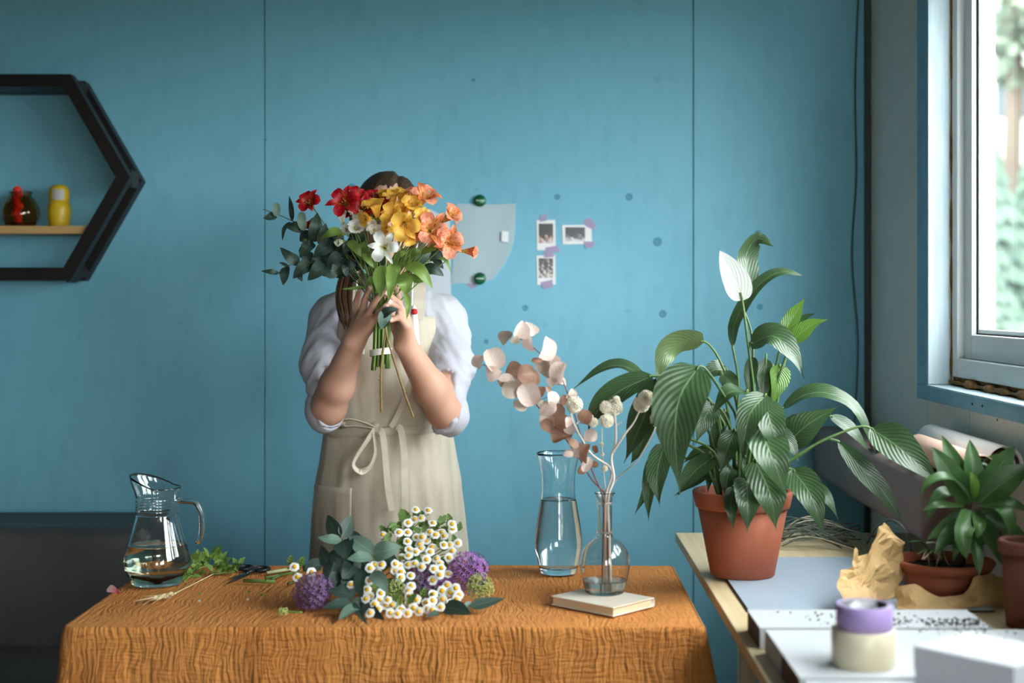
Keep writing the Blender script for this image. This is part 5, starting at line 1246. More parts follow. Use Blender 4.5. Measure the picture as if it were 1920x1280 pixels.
def dry_branch(lb, stem, leaves, foot, side):
    t = thing('dried_eucalyptus', lb, 'dried branch', foot, 'dried stems in the flask')
    S = [z6(*q) for q in stem]; st = spline([foot, foot.lerp(neck_in, .6)+Vector((side*.001, 0, 0)), neck_in+Vector((side*.004, .002*side, 0))]+S, 60)
    tube('twig', st, [.0019, .0010], M_twigR, t, n=6)
    for (x, y, w, h_, c) in leaves:
        dd = rdd.uniform(-.04, .04); ctr = z6(x, y, dd); m = {'p': M_dryW, 'b': M_dryB, 't': M_dryT}[c]
        ln = max(w, h_)*.2421*KD/F*1.12; wd = min(w, h_)*.2421*KD/F*1.25
        a = rdd.uniform(-.5, .5)+(math.pi/2 if w > h_ else 0); dv = Vector((math.sin(a), rdd.uniform(-.35, .35), math.cos(a))).normalized()
        near = min(st[20:], key=lambda q: (q-ctr).length); dn = (ctr-near)
        if dn.dot(dv) < 0: dv = -dv
        hn = Vector((rdd.uniform(-1.1, 1.1), -1, rdd.uniform(-.5, 1.1)))
        b0 = ctr-dv*ln*.5; lf = leaf('leaf', [b0, ctr+hn.normalized()*ln*.10, ctr+dv*ln*.5], wd, hn, m, t, prof=rdd.choice(('round', 'round', 'ovate')), fold=rdd.uniform(.1, .35), nseg=10, wseg=6, curl=rdd.uniform(-.3, .5), wave=.03, seed=rdd.random()*9)
        tube('leaf_stalk', [near, b0], .0006, M_twigR, lf, n=4)
ftA = fc_+Vector((-.006, -.004, .006)); ftB = fc_+Vector((.010, .004, .006)); 
LA = [(320, 180, 100, 110, 't'), (430, 110, 115, 125, 'p'), (505, 110, 90, 115, 'p'), (515, 225, 90, 120, 'p'), (610, 255, 140, 165, 'p'), (565, 355, 80, 34, 'b'), (640, 410, 110, 150, 't'), (705, 365, 110, 110, 'p'), (757, 450, 125, 155, 'p'), (680, 525, 70, 70, 'p'), (745, 540, 90, 85, 'p'), (395, 190, 60, 64, 't'),
      (820, 610, 75, 85, 'p'), (780, 660, 75, 75, 'b'), (800, 830, 60, 80, 'p'), (940, 790, 95, 105, 'b'), (980, 945, 100, 95, 'p'), (1020, 1040, 50, 60, 'b'), (960, 1075, 80, 150, 'b'), (1010, 1160, 60, 50, 'b'), (850, 1000, 80, 60, 'b'), (830, 940, 60, 90, 'p')]
dry_branch('tall pale pink dried eucalyptus branch with its tip bent over', [(1010, 1250, -.005), (940, 1060, -.01), (880, 850, -.01), (800, 600, 0), (720, 420, 0), (600, 310, 0), (470, 200, 0), (360, 190, 0)], LA, ftA, -1)
LB = [(125, 365, 85, 95, 'p'), (215, 350, 140, 160, 'p'), (235, 455, 110, 100, 'p'), (330, 505, 120, 70, 'p'), (360, 575, 125, 110, 't'), (440, 535, 95, 85, 'p'), (505, 612, 140, 180, 'p'), (440, 690, 115, 70, 't'), (390, 430, 115, 110, 'b'), (480, 460, 125, 120, 'b'), (550, 490, 60, 115, 'b'), (600, 600, 70, 85, 'b'), (650, 590, 36, 70, 'b'),
      (680, 650, 95, 105, 'p'), (650, 730, 135, 85, 'p'), (722, 745, 115, 110, 'b'), (672, 820, 145, 180, 'p'), (640, 860, 90, 80, 'b'), (765, 835, 110, 90, 'b'), (760, 950, 150, 135, 'b'), (820, 885, 75, 75, 'p'), (805, 1075, 75, 60, 'p'), (880, 1050, 70, 115, 'p'), (950, 1160, 62, 115, 'p'), (905, 1200, 60, 65, 'b'), (290, 530, 60, 60, 'b'), (600, 690, 60, 60, 't')]
dry_branch('lower dried eucalyptus branch with brown and pink round leaves, reaching furthest to the side', [(985, 1270, .005), (900, 1120, .01), (800, 980, .01), (690, 830, .01), (590, 730, .01), (490, 620, .01), (380, 520, .01), (250, 440, .01), (150, 385, .01)], LB, ftB, 1)
# white dried globe thistles
M_ball = mat('cream_seed_head', (248, 243, 228), .8, (232, 222, 198), nscale=60)
def seed_ball(c, r, parent, stem_dir):
    V = []; Fc = []; n = 170
    for k in range(n):
        ph = math.acos(1-2*(k+.5)/n); th = math.pi*(1+5**.5)*k; d = Vector((math.cos(th)*math.sin(ph), math.sin(th)*math.sin(ph), math.cos(ph))); a = d.orthogonal().normalized(); b = d.cross(a)
        o = len(V); w = r*.13; q = c+d*r*rdd.uniform(.92, 1.04)
        V += [tuple(c+d*r*.45+a*w*.5), tuple(c+d*r*.45-a*w*.25+b*w*.45), tuple(c+d*r*.45-a*w*.25-b*w*.45), tuple(q+a*w), tuple(q-a*w*.5+b*w*.87), tuple(q-a*w*.5-b*w*.87)]
        Fc += [[o, o+1, o+4, o+3], [o+1, o+2, o+5, o+4], [o+2, o, o+3, o+5], [o+3, o+4, o+5]]
    hd = obj('seed_head', V, Fc, M_ball, parent, smooth=False)
    lathe('seed_core', [(0, -r*.6), (r*.45, -r*.4), (r*.62, 0), (r*.45, r*.4), (0, r*.6)], c, M_dryT, hd, n=12)
def thistle(lb, foot, stems, balls, nx):
    t = thing('dried_globe_thistle', lb, 'dried flower', foot, 'dried stems in the flask')
    first = True
    for pts, r0, r1 in stems:
        S = [z6(*q) for q in pts]
        if first: S = [foot, foot.lerp(neck_in+Vector((nx, 0, 0)), .6), neck_in+Vector((nx, -.003, 0))]+S
        tube('stem', spline(S, 30), [r0, r1], M_twigW, t, n=7); first = False
    for (x, y, r) in balls: seed_ball(z6(x, y, rdd.uniform(-.02, .01)), r*.2421*KD/F*1.12, t, None)
thistle('white dried stem forking to a clump of three cream seed heads', fc_+Vector((.012, -.004, .006)), [([(1160, 1270, -.006), (1140, 1110, -.01), (1172, 1000, -.01), (1175, 860, -.01), (1165, 750, -.01)], .0030, .0022), ([(1150, 1070, -.01), (1240, 930, -.02), (1310, 840, -.02), (1360, 740, -.02)], .0026, .0016), ([(1175, 860, -.01), (1225, 825, -.01)], .0014, .001)],
        [(1100, 715, 46), (1165, 715, 60), (1105, 820, 50), (1180, 655, 26), (1410, 645, 58), (1375, 690, 60)], .006)
thistle('white dried stem leaning over to two cream seed heads among brown leaves', fc_+Vector((.002, .010, .006)), [([(1140, 1260, 0), (1125, 1175, 0), (990, 1080, -.02), (900, 940, -.02), (850, 840, -.02), (825, 750, -.02)], .0028, .0018), ([(866, 850, -.02), (930, 785, -.02), (990, 778, -.02), (1000, 800, -.02)], .0016, .001)], [(855, 695, 60), (1000, 832, 36)], .001)
thistle('thin dried stem ending in one cream seed head before the big leaf', fc_+Vector((.014, .004, .006)), [([(1180, 1275, -.01), (1330, 1140, -.06), (1430, 980, -.09), (1485, 870, -.11)], .0014, .0011)], [(1505, 810, 62)], .008)
thistle('short upright dried stem with shrivelled buds between the forks', fc_+Vector((.006, .012, .006)), [([(1085, 1250, .006), (1070, 1050, .01), (1068, 880, .01)], .0016, .0010)], [(1090, 1190, 22), (1066, 1000, 14), (1072, 1080, 14)], .003)
# ------------------------------------------------------------------ flowers
M_eucD = leaf_mat('dark_eucalyptus_leaf', (46, 66, 58), (60, 82, 72), (104, 124, 110), .5, veins=9, vein_w=.05, slant=.7, back=(84, 106, 94), transl=.12, vstr=.25, vbump=.1)
M_eucG = leaf_mat('grey_green_eucalyptus_leaf', (102, 130, 116), (120, 146, 132), (158, 176, 158), .5, veins=9, vein_w=.05, slant=.7, back=(132, 154, 140), transl=.15, vstr=.25, vbump=.1)
M_alsL = leaf_mat('fresh_green_leaf', (118, 150, 70), (136, 166, 84), (166, 188, 118), .42, veins=2, vein_w=.06, slant=.05, back=(108, 140, 70), transl=.3, vstr=.2, vbump=.15)
M_twig = mat('olive_twig', (112, 104, 70), .7, (92, 84, 54), nscale=30); M_gstem = mat('fresh_green_stem', (110, 138, 64), .45, (128, 154, 82), nscale=20); M_brown = mat('tan_twig', (150, 124, 76), .7, (124, 98, 58), nscale=25)
M_stamen = mat('stamen', (214, 176, 84), .6)
PM = {'red': (petal_mat('red_petal', (240, 90, 44), (208, 24, 38), (110, 8, 14), s0=.05, s1=.4), petal_mat('red_inner_petal', (244, 160, 60), (214, 30, 42), (90, 6, 10), s0=.1, s1=.65)),
      'yellow': (petal_mat('yellow_petal', (252, 206, 96), (252, 200, 84)), petal_mat('yellow_inner_petal', (253, 212, 100), (250, 194, 76), (150, 70, 24), slim=.62)),
      'orange': (petal_mat('orange_petal', (252, 210, 140), (250, 170, 136), (232, 84, 48), slim=.56), petal_mat('orange_inner_petal', (252, 214, 110), (248, 138, 84), (140, 34, 20), slim=.55)),
      'white': (petal_mat('white_petal', (236, 238, 220), (244, 244, 240)), petal_mat('white_inner_petal', (238, 234, 196), (246, 246, 240), (150, 110, 90), slim=.66))}
rf = random.Random(31)
BD = 3.335
# held bouquet ---------------------------------------------------------------
grip = P(716, 600, BD)
hb = thing('hand_bouquet', 'taped bouquet of red, yellow, orange and white flowers held in both hands', 'bouquet', P(716, 690, BD))
def z1(zx, zy, dd=0): return P(480+zx*.2344, 320+zy*.2344, BD+dd)
tie = P(714, 660, BD)
def stem_to(head, n, m, r0=.0022, r1=.0015, parent=None, name='stem'):
    """stem from the bound point up to a head"""
    k = rf.random()*6.28; q = rf.random()**.5*.016; g = grip+Vector((q*math.cos(k), q*math.sin(k), 0))
    e = g.lerp(head, .45)+Vector((0, 0, .012)); t = tube(name, spline([g, e, head], 10), [r0, r1], m, parent or hb, n=6); return t
def alstro(c, size, axis, col, op=.75, roll=0, stem=True):
    """six-petalled trumpet: c = throat, axis = where it faces, op = openness"""
    c = Vector(c); ax = Vector(axis).normalized(); a = ax.orthogonal().normalized(); b = ax.cross(a); L_ = size*.62
    base = c-ax*L_*.55
    fl = lathe('flower', [(0, -.004), (.0022, -.003), (.0034, .003), (.0036, .008), (.0028, .012), (0, .013)], base, M_gstem, hb, n=10, axis=ax)
    for k in range(6):
        th = roll+k*math.pi/3; d = a*math.cos(th)+b*math.sin(th); outer = k % 2 == 0
        o_ = op*rf.uniform(.85, 1.12); l = L_*(1.0 if outer else 1.04)*rf.uniform(.92, 1.06)
        p0 = base+d*.002; p1 = base+ax*l*.55+d*l*.20*o_; p2 = base+ax*l*.86+d*l*.52*o_; p3 = base+ax*l*(1.06-.30*o_)+d*l*.92*o_
        w = size*(.40 if outer else .23)*rf.uniform(.9, 1.1)
        leaf('petal', [p0, p1, p2, p3], w, ax-d*.6, PM[col][0 if outer else 1], fl, prof='obov' if outer else 'spat', fold=.16, nseg=10, wseg=5, wave=.02, seed=rf.random()*9, curl=.12)
    gs = []
    for k in range(5):
        th = rf.random()*6.28; d = a*math.cos(th)+b*math.sin(th); e = c+ax*L_*.22+d*size*.06
        gs.append(tube_geo([base+ax*.006, c+d*size*.03, e], [.0005, .0004], 4)); gs.append(tube_geo([e, e+ax*.0022], .0009, 5))
    obj('stamens', *join(*gs), M_stamen, fl)
    if stem:
        t = stem_to(base, 8, M_gstem, .0020, .0012, fl)
    return fl
S = .2344*BD/F           # zoom px -> metres
for (x, y, sz, dd, ax, col, op, ro) in [
    (430, 262, 190, -.03, (-.25, -1, .45), 'red', .9, .2), (425, 415, 120, .01, (-.5, -.4, -.6), 'red', .35, 0), (708, 250, 210, -.05, (-.1, -1, .30), 'red', .95, .5), (805, 225, 190, 0, (.3, -.8, .6), 'red', .85, .1), (865, 300, 190, -.02, (.1, -1, .2), 'red', .8, .8), (950, 225, 170, .02, (.1, -.6, .9), 'red', .8, .2), (930, 350, 160, .0, (0, -1, .1), 'red', .8, .2), (745, 320, 150, .0, (-.1, -1, .1), 'red', .8, .2), (1010, 290, 150, .01, (0, -.8, .4), 'red', .7, .4),
    (955, 310, 230, -.07, (-.20, -.55, 1), 'yellow', .62, .3), (895, 385, 150, -.07, (-.8, -.7, -.1), 'yellow', .7, .9), (1090, 235, 210, -.02, (-.05, -.5, 1), 'yellow', .62, .6), (1160, 215, 190, 0, (.15, -.45, 1), 'yellow', .5, .2), (1095, 355, 190, -.08, (-.25, -1, .35), 'yellow', .7, .1), (1190, 430, 230, -.09, (.15, -1, -.35), 'yellow', .85, .4), (1215, 520, 190, -.08, (.45, -.75, -.9), 'yellow', .4, .2), (1060, 460, 130, -.085, (-.8, -.8, -.1), 'yellow', .6, .2), (1250, 290, 200, -.05, (.1, -.8, .6), 'yellow', .6, .8), (1320, 385, 190, -.06, (.3, -.8, .35), 'yellow', .6, .5), (1020, 210, 160, .01, (-.2, -.4, 1), 'yellow', .5, .2), (1180, 320, 190, -.05, (.0, -.9, .5), 'yellow', .6, .1),
    (1340, 225, 220, -.03, (.35, -.7, .75), 'orange', .8, .3), (1255, 205, 160, .01, (-.1, -.8, .6), 'orange', .8, .2), (1540, 370, 210, -.01, (.75, -.55, .55), 'orange', .62, .5), (1400, 470, 230, -.07, (.20, -1, .15), 'orange', .9, .15), (1310, 500, 150, -.06, (-.4, -.9, -.1), 'orange', .8, .5), (1545, 570, 225, -.06, (.35, -1, .05), 'orange', .85, .6), (1440, 545, 160, -.05, (.1, -1, -.3), 'orange', .8, .2), (1700, 645, 185, -.03, (1, -.35, -.08), 'orange', .42, .3),
    (1028, 610, 195, -.09, (.0, -1, .05), 'white', .95, .2), (955, 500, 175, -.07, (-.1, -.65, .8), 'white', .6, .4), (795, 375, 190, -.04, (.15, -.5, 1), 'white', .5, .2), (690, 385, 170, -.04, (-.15, -.5, 1), 'white', .35, .5), (800, 470, 180, -.05, (.2, -.9, .5), 'white', .6, .1), (735, 480, 150, -.04, (-.3, -.9, .2), 'white', .4, .3), (680, 570, 130, -.04, (-.6, -.8, -.1), 'white', .3, .2), (930, 440, 120, -.06, (-.1, -.9, .5), 'white', .5, .2), (860, 440, 140, -.05, (.1, -.8, .6), 'white', .5, .6)]:
    alstro(z1(x, y, dd), sz*S*1.22, ax, col, op, ro)
def bleaf(path, w, hint, m, prof='lance', fold=.18, parent=None, name='leaf', wave=.02):
    C = [z1(*q) for q in path]
    return leaf(name, C, w*S*1.12, hint, m, parent or hb, prof=prof, fold=fold, nseg=12, wseg=4, wave=wave, seed=rf.random()*9)
def sprig(name, pts, r0=.0017, r1=.0009, m=M_twig):
    C = [grip+Vector((rf.uniform(-.012, .012), rf.uniform(-.01, .01), 0))]+[z1(*q) for q in pts]; return tube(name, spline(C, 24), [r0, r1], m, hb, n=6)
e1 = sprig('eucalyptus_sprig', [(760, 800, 0), (560, 600, 0), (440, 480, -.01), (290, 400, -.01), (160, 345, 0), (55, 308, 0)])
for path, w, h_, m, pf in [([(165, 352, 0), (110, 370, -.01), (58, 378, -.01)], 62, (0, -1, .3), M_eucD, 'ovate'), ([(165, 365, -.01), (163, 310, -.015), (160, 252, -.01)], 58, (.2, -1, .1), M_eucG, 'round'), ([(290, 402, 0), (283, 300, -.01), (264, 198, 0)], 46, (-.3, -1, 0), M_eucD, 'lance'), ([(275, 408, 0), (225, 470, -.01), (212, 560, 0)], 40, (-.4, -.9, .2), M_eucD, 'lance'), ([(390, 462, 0), (320, 450, -.02), (225, 438, -.01)], 90, (0, -1, .3), M_eucD, 'ovate'), ([(385, 480, -.02), (366, 400, -.03), (368, 325, -.02)], 66, (.1, -1, 0), M_eucG, 'round'), ([(470, 570, -.01), (480, 450, -.03), (490, 335, -.02)], 105, (.2, -1, .1), M_eucD, 'ovate'), ([(520, 600, -.02), (540, 500, -.03), (560, 420, -.02)], 80, (.3, -1, 0), M_eucD, 'ovate'), ([(440, 560, 0), (390, 560, -.01), (350, 565, 0)], 30, (0, -1, .4), M_alsL, 'lance'), ([(460, 575, 0), (420, 560, -.01), (368, 540, 0)], 60, (-.1, -1, .2), M_eucD, 'ovate')]:
    bleaf(path, w, h_, m, pf, parent=e1)
e2 = sprig('eucalyptus_sprig', [(760, 840, 0), (640, 790, 0), (480, 740, -.01), (330, 740, -.01), (250, 765, 0), (180, 820, 0)])
for path, w, h_, m, pf in [([(345, 735, 0), (270, 690, -.02), (192, 612, -.01)], 82, (-.1, -1, .2), M_eucD, 'ovate'), ([(185, 818, 0), (120, 808, -.01), (38, 802, 0)], 46, (0, -1, .4), M_eucD, 'lance'), ([(238, 765, 0), (228, 835, -.02), (216, 914, -.01)], 80, (-.2, -1, 0), M_eucD, 'ovate'), ([(445, 745, 0), (370, 780, -.02), (296, 862, -.01)], 105, (-.1, -1, .1), M_eucD, 'ovate'), ([(340, 815, .01), (352, 850, 0), (370, 886, 0)], 44, (.2, -1, 0), M_eucD, 'lance'), ([(560, 755, -.01), (490, 800, -.03), (414, 876, -.02)], 118, (-.1, -1, .2), M_eucD, 'ovate'), ([(560, 770, -.02), (600, 800, -.03), (655, 790, -.02)], 110, (.1, -1, 0), M_eucD, 'round'), ([(455, 570, 0), (400, 620, -.02), (348, 695, -.01)], 92, (-.1, -1, .1), M_eucD, 'ovate'), ([(600, 600, -.01), (530, 630, -.03), (458, 690, -.02)], 105, (-.1, -1, .2), M_eucD, 'ovate'), ([(680, 680, -.02), (625, 700, -.03), (570, 760, -.02)], 90, (-.2, -1, .1), M_eucD, 'ovate'), ([(440, 650, .01), (400, 680, 0), (430, 745, 0)], 90, (0, -1, .1), M_eucD, 'ovate'), ([(520, 700, 0), (480, 720, -.01), (440, 770, 0)], 80, (0, -1, .1), M_eucD, 'ovate'), ([(260, 765, 0), (220, 745, 0), (184, 732, 0)], 26, (0, -1, .3), M_eucD, 'lance'), ([(380, 600, .01), (360, 640, .0), (342, 630, 0)], 40, (0, -1, .1), M_eucD, 'lance')]:
    bleaf(path, w, h_, m, pf, parent=e2)
e3 = sprig('eucalyptus_sprig', [(900, 800, -.01), (760, 700, -.02), (650, 560, -.02)])
for k in range(26):                          # dark leaves spreading below the red and white flowers
    x = rf.uniform(330, 760); y = rf.uniform(480, 790); a = rf.uniform(-3.6, -2.2)+rf.uniform(-.5, .9); l = rf.uniform(90, 140); dd = rf.uniform(-.01, .05)
    if y > 560+.55*(x-200): continue
    bleaf([(x, y, dd), (x+l*.5*math.cos(a), y-l*.5*math.sin(a), dd-.015), (x+l*math.cos(a), y-l*math.sin(a), dd-.01)], rf.uniform(60, 95), (rf.uniform(-.4, .4), -1, rf.uniform(-.2, .5)), M_eucD, 'ovate', parent=e3)
for k in range(34):                          # dark leaves that close the inside of the bunch
    x = rf.uniform(560, 1000); y = rf.uniform(580, 890)-abs(x-780)*.15; a = rf.uniform(-2.6, .3); l = rf.uniform(80, 130); dd = rf.uniform(-.03, .05)
    bleaf([(x, y, dd), (x+l*.5*math.cos(a), y+l*.5*math.sin(a), dd-.015), (x+l*math.cos(a), y+l*math.sin(a), dd-.01)], rf.uniform(60, 95), (rf.uniform(-.4, .4), -1, rf.uniform(-.2, .5)), M_eucD, 'ovate', parent=e3)
e4 = sprig('eucalyptus_sprig', [(1150, 860, 0), (1300, 760, 0), (1420, 720, 0), (1490, 760, 0)])
for path, w, h_, m, pf in [([(1290, 770, 0), (1340, 700, -.02), (1400, 650, -.01)], 80, (.1, -1, .2), M_eucG, 'ovate'), ([(1330, 785, 0), (1420, 790, -.02), (1503, 842, -.01)], 92, (.1, -1, .3), M_eucD, 'ovate'), ([(1430, 700, .01), (1460, 735, 0), (1500, 785, 0)], 60, (.2, -1, .1), M_eucD, 'ovate'), ([(1380, 660, .01), (1440, 670, 0), (1500, 700, 0)], 110, (.1, -1, .2), M_eucD, 'ovate'), ([(1250, 800, .02), (1300, 740, .01), (1360, 700, 0)], 90, (.1, -1, .2), M_eucD, 'ovate'), ([(1200, 760, .02), (1260, 690, .01), (1300, 620, 0)], 100, (.1, -1, .2), M_eucD, 'ovate'), ([(1130, 780, .03), (1150, 700, .02), (1180, 620, .02)], 110, (0, -1, .1), M_eucD, 'ovate')]:
    bleaf(path, w, h_, m, pf, parent=e4)
for path, w, h_, pf in [([(1000, 755, -.06), (992, 880, -.085), (998, 1012, -.08)], 100, (-.2, -1, .1), 'ovate'), ([(1075, 750, -.06), (1080, 880, -.09), (1060, 1045, -.085)], 78, (.1, -1, .1), 'ovate'), ([(1200, 750, -.04), (1310, 800, -.07), (1414, 942, -.06)], 112, (.2, -1, .5), 'lance'), ([(1130, 850, -.05), (1190, 890, -.075), (1195, 990, -.07)], 130, (.2, -1, .3), 'ovate'), ([(690, 480, -.05), (600, 500, -.07), (518, 542, -.06)], 82, (0, -.9, .6), 'ovate'), ([(760, 540, -.05), (690, 510, -.07), (622, 575, -.06)], 50, (-.1, -.7, .9), 'lance'), ([(870, 930, -.03), (790, 942, -.05), (680, 948, -.05)], 42, (0, -.7, .9), 'lance'), ([(985, 900, -.05), (930, 880, -.075), (876, 925, -.07)], 80, (0, -.9, .6), 'ovate'), ([(1320, 660, -.04), (1400, 620, -.06), (1490, 598, -.05)], 76, (0, -.9, .5), 'lance'), ([(1450, 700, -.01), (1520, 720, -.02), (1560, 822, -.02)], 34, (.3, -.8, .6), 'lance'), ([(1230, 830, -.03), (1290, 870, -.05), (1360, 880, -.05)], 70, (.1, -1, .4), 'lance'), ([(1190, 960, -.03), (1215, 1060, -.05), (1205, 1190, -.05)], 48, (.2, -1, 0), 'lance'), ([(740, 560, -.04), (800, 620, -.06), (845, 690, -.06)], 72, (.2, -1, .2), 'ovate'), ([(870, 640, -.04), (890, 700, -.06), (945, 780, -.06)], 60, (.2, -1, .2), 'lance'), ([(820, 700, -.03), (850, 620, -.05), (870, 560, -.04)], 80, (0, -1, .2), 'ovate'), ([(1100, 740, -.03), (1130, 790, -.05), (1125, 850, -.05)], 60, (.2, -1, .2), 'ovate'), ([(950, 720, -.02), (900, 700, -.04), (820, 690, -.03)], 70, (0, -1, .3), 'ovate'), ([(1090, 700, -.03), (1150, 670, -.05), (1220, 650, -.05)], 60, (0, -1, .4), 'lance'), ([(1000, 720, -.02), (980, 680, -.03), (900, 640, -.03)], 80, (0, -1, .3), 'ovate'), ([(1240, 700, -.03), (1270, 650, -.05), (1320, 640, -.05)], 70, (0, -1, .3), 'ovate')]:
    bleaf(path, w, h_, M_alsL, pf, fold=.25)
gs = []                                    # fine needle-like greenery on one side
for k in range(70):
    a = z1(rf.uniform(1080, 1230), rf.uniform(690, 800), rf.uniform(-.05, .0)); e = a+Vector((rf.uniform(.0, .045), rf.uniform(-.012, .012), rf.uniform(.02, .055))); gs.append(tube_geo([a, a.lerp(e, .5)+Vector((0, 0, .004)), e], [.0008, .0004], 4))
nd = obj('needle_greenery', *join(*gs), M_gstem, hb); nd['kind'] = 'stuff'
# grey leaves at the hands, stems below, tape band, two long bare twigs
bleaf([(1005, 1165, -.055), (1060, 1120, -.065), (1142, 1106, -.06)], 70, (0, -1, .4), M_eucD, 'ovate'); bleaf([(1060, 1130, -.05), (1020, 1185, -.06), (1000, 1270, -.055)], 92, (.1, -1, .1), M_eucG, 'ovate'); bleaf([(1040, 1180, -.048), (1020, 1230, -.05), (985, 1260, -.05)], 60, (-.2, -1, .1), M_eucD, 'ovate')
for k in range(15):
    a = 2*math.pi*k*.618; q = .021*math.sqrt((k+.5)/15); o_ = Vector((q*math.cos(a), q*math.sin(a)*.8, 0))
    top = grip+o_*.95+Vector((0, 0, .03)); mid = tie+o_; bot = P(712, 682+(k % 5)*3, BD)+o_*1.1
    tube('cut_stem', [top, mid, bot], [.0032, .0034], M_gstem if k % 4 else M_stem, hb, n=8)
M_wtape = mat('white_paper_tape', (232, 226, 212), .6); V = []; Fc = []
for i in range(33):
    a = 2*math.pi*i/32
    for (dz, r) in ((-.0075, .0262), (.0075, .0262)): V.append((tie.x+r*math.cos(a), tie.y+r*math.sin(a)*.85, tie.z+dz+.004*math.cos(a+.5)))
for i in range(32): Fc.append([i*2, i*2+2, i*2+3, i*2+1])
obj('tape_band', V, Fc, M_wtape, hb)
for pts in ([P(722, 588, 3.296), P(723, 620, 3.288), P(716, 672, 3.285), P(714, 720, 3.285), P(715, 772, 3.285)], [P(722, 600, 3.294), P(726, 632, 3.286), P(744, 692, 3.284), P(761, 744, 3.284), P(775, 782, 3.284)]):
    q = spline(pts, 26); tw = tube('bare_twig', q, [.0026+.0004*math.sin(i*1.9) for i in range(26)], M_brown, hb, n=7)
    for k in (7, 12, 18, 23): tube('twig_node', [q[k], q[k]+Vector((rf.uniform(-.009, .009), -.003, .005))], [.0012, .0006], M_brown, tw, n=5)

# lying flowers on the table ------------------------------------------------------
def pd(y): return 2.745+(1160-y)/210*.235               # the heap's surface leans back from the front of the table
def z4(zx, zy, dd=0):
    x, y = 510+zx*.2344, 930+zy*.2344; q = P(x, y, pd(y)+dd)
    return q if q.z > TZ+.010 or y < 1080 else onz(x, y, TZ+.010+.004*(1160-y)/80)      # low pieces rest on the cloth
S4 = .2344*2.87/F
FL0 = TZ+.004
def flo(v): v = Vector(v); v.z = max(v.z, FL0); return v
hub = Vector(P(690, 1105, 2.93)); hub.z = FL0+.012
M_daisyP = petal_mat('white_ray_petal', (240, 240, 232), (248, 248, 246), transl=.2); M_daisyC = mat('yellow_disc', (246, 194, 44), .8, (236, 172, 26), nscale=300, bump=.8, bscale=900)
# one ray-floret ring and one disc, shared by all heads
def ring_mesh():
    V = []; Fc = []; U = []; r = random.Random(2); n = 17
    for k in range(n):
        a = 2*math.pi*k/n+r.uniform(-.05, .05); d = Vector((math.cos(a), math.sin(a), 0)); s = Vector((-d.y, d.x, 0)); l = .0100*r.uniform(.9, 1.06); dz = r.uniform(-.0008, .0008); o = len(V)
        for (t, w) in ((.0032, .0007), (.0055, .0015), (.0082, .0018), (.0097, .0012)):
            q = d*(t*l/.0100); z = .0012-.0016*(t/.01)**2+dz*(t/.01)
            V += [tuple(q+s*w+Vector((0, 0, z))), tuple(q-s*w+Vector((0, 0, z)))]; U += [(0, t/.01), (1, t/.01)]
        for j in range(3): Fc.append([o+j*2, o+j*2+1, o+j*2+3, o+j*2+2])
    return V, Fc, U
def disc_mesh(): return lathe_geo([(0, -.0012), (.0034, -.0006), (.0046, .0008), (.0041, .0026), (.0025, .0040), (0, .0045)], 14)
RV, RF, RU = ring_mesh(); DV, DF = disc_mesh()
ring_me = disc_me = None
def daisy(c, axis, sc, parent):
    global ring_me, disc_me
    rot = Vector((0, 0, 1)).rotation_difference(Vector(axis).normalized()).to_matrix().to_4x4() @ Matrix.Rotation(rf.random()*6.28, 4, 'Z') @ Matrix.Scale(sc, 4)
    if ring_me is None:
        o1 = obj('flower_head', RV, RF, M_daisyP, None, RU); ring_me = o1.data; o2 = obj('disc', DV, DF, M_daisyC); disc_me = o2.data
    else:
        o1 = bpy.data.objects.new('flower_head', ring_me); o2 = bpy.data.objects.new('disc', disc_me); COL.objects.link(o1); COL.objects.link(o2)
    o1.parent = parent; o1.matrix_local = Matrix.Translation(Vector(c)-origin_of(parent)) @ rot; o2.parent = o1
    return o1
heads = [(1150,108),(1250,115),(1145,185),(1195,175),(1090,212),(1285,215),(1440,222),(1445,258),(885,310),(1015,290),(1085,290),(1262,288),(1308,310),(1355,290),(1378,318),(1157,328),(1200,328),(1085,362),(1240,358),(1280,408),(1375,390),(1422,390),(1487,375),(1180,385),(1095,425),(1150,445),(1190,420),(1265,445),(1440,438),(1092,475),(1040,492),(1235,505),(1315,500),(1415,492),(1140,540),(1090,548),(1195,565),(1340,538),(1535,527),(1295,582),(1355,575),(985,540),(985,597),(1030,605),(1020,560),(1110,635),(1030,650),(1000,678),(1340,628),(1410,622),(1285,672),(1400,712),(783,575),(822,550),(875,550),(850,620),(780,675),(632,708),(760,748),(785,800),(750,820),(870,775),(925,830),(860,830),(820,862),(910,872),(960,870),(785,948),(850,900),(1065,740),(1113,718),(1098,800),(1090,760),(1155,828),(1100,858),(1130,895),(1175,935),(1085,950),(1005,955),(945,948),(1030,910),(1290,782),(1360,755),(1425,770),(1470,735),(1365,822),(1285,835),(1275,885),(1350,885),(1245,910),(1280,928),(1430,855),(1475,825),(1495,790),(1230,850),(180,565),(205,648),(315,608),(315,658)]
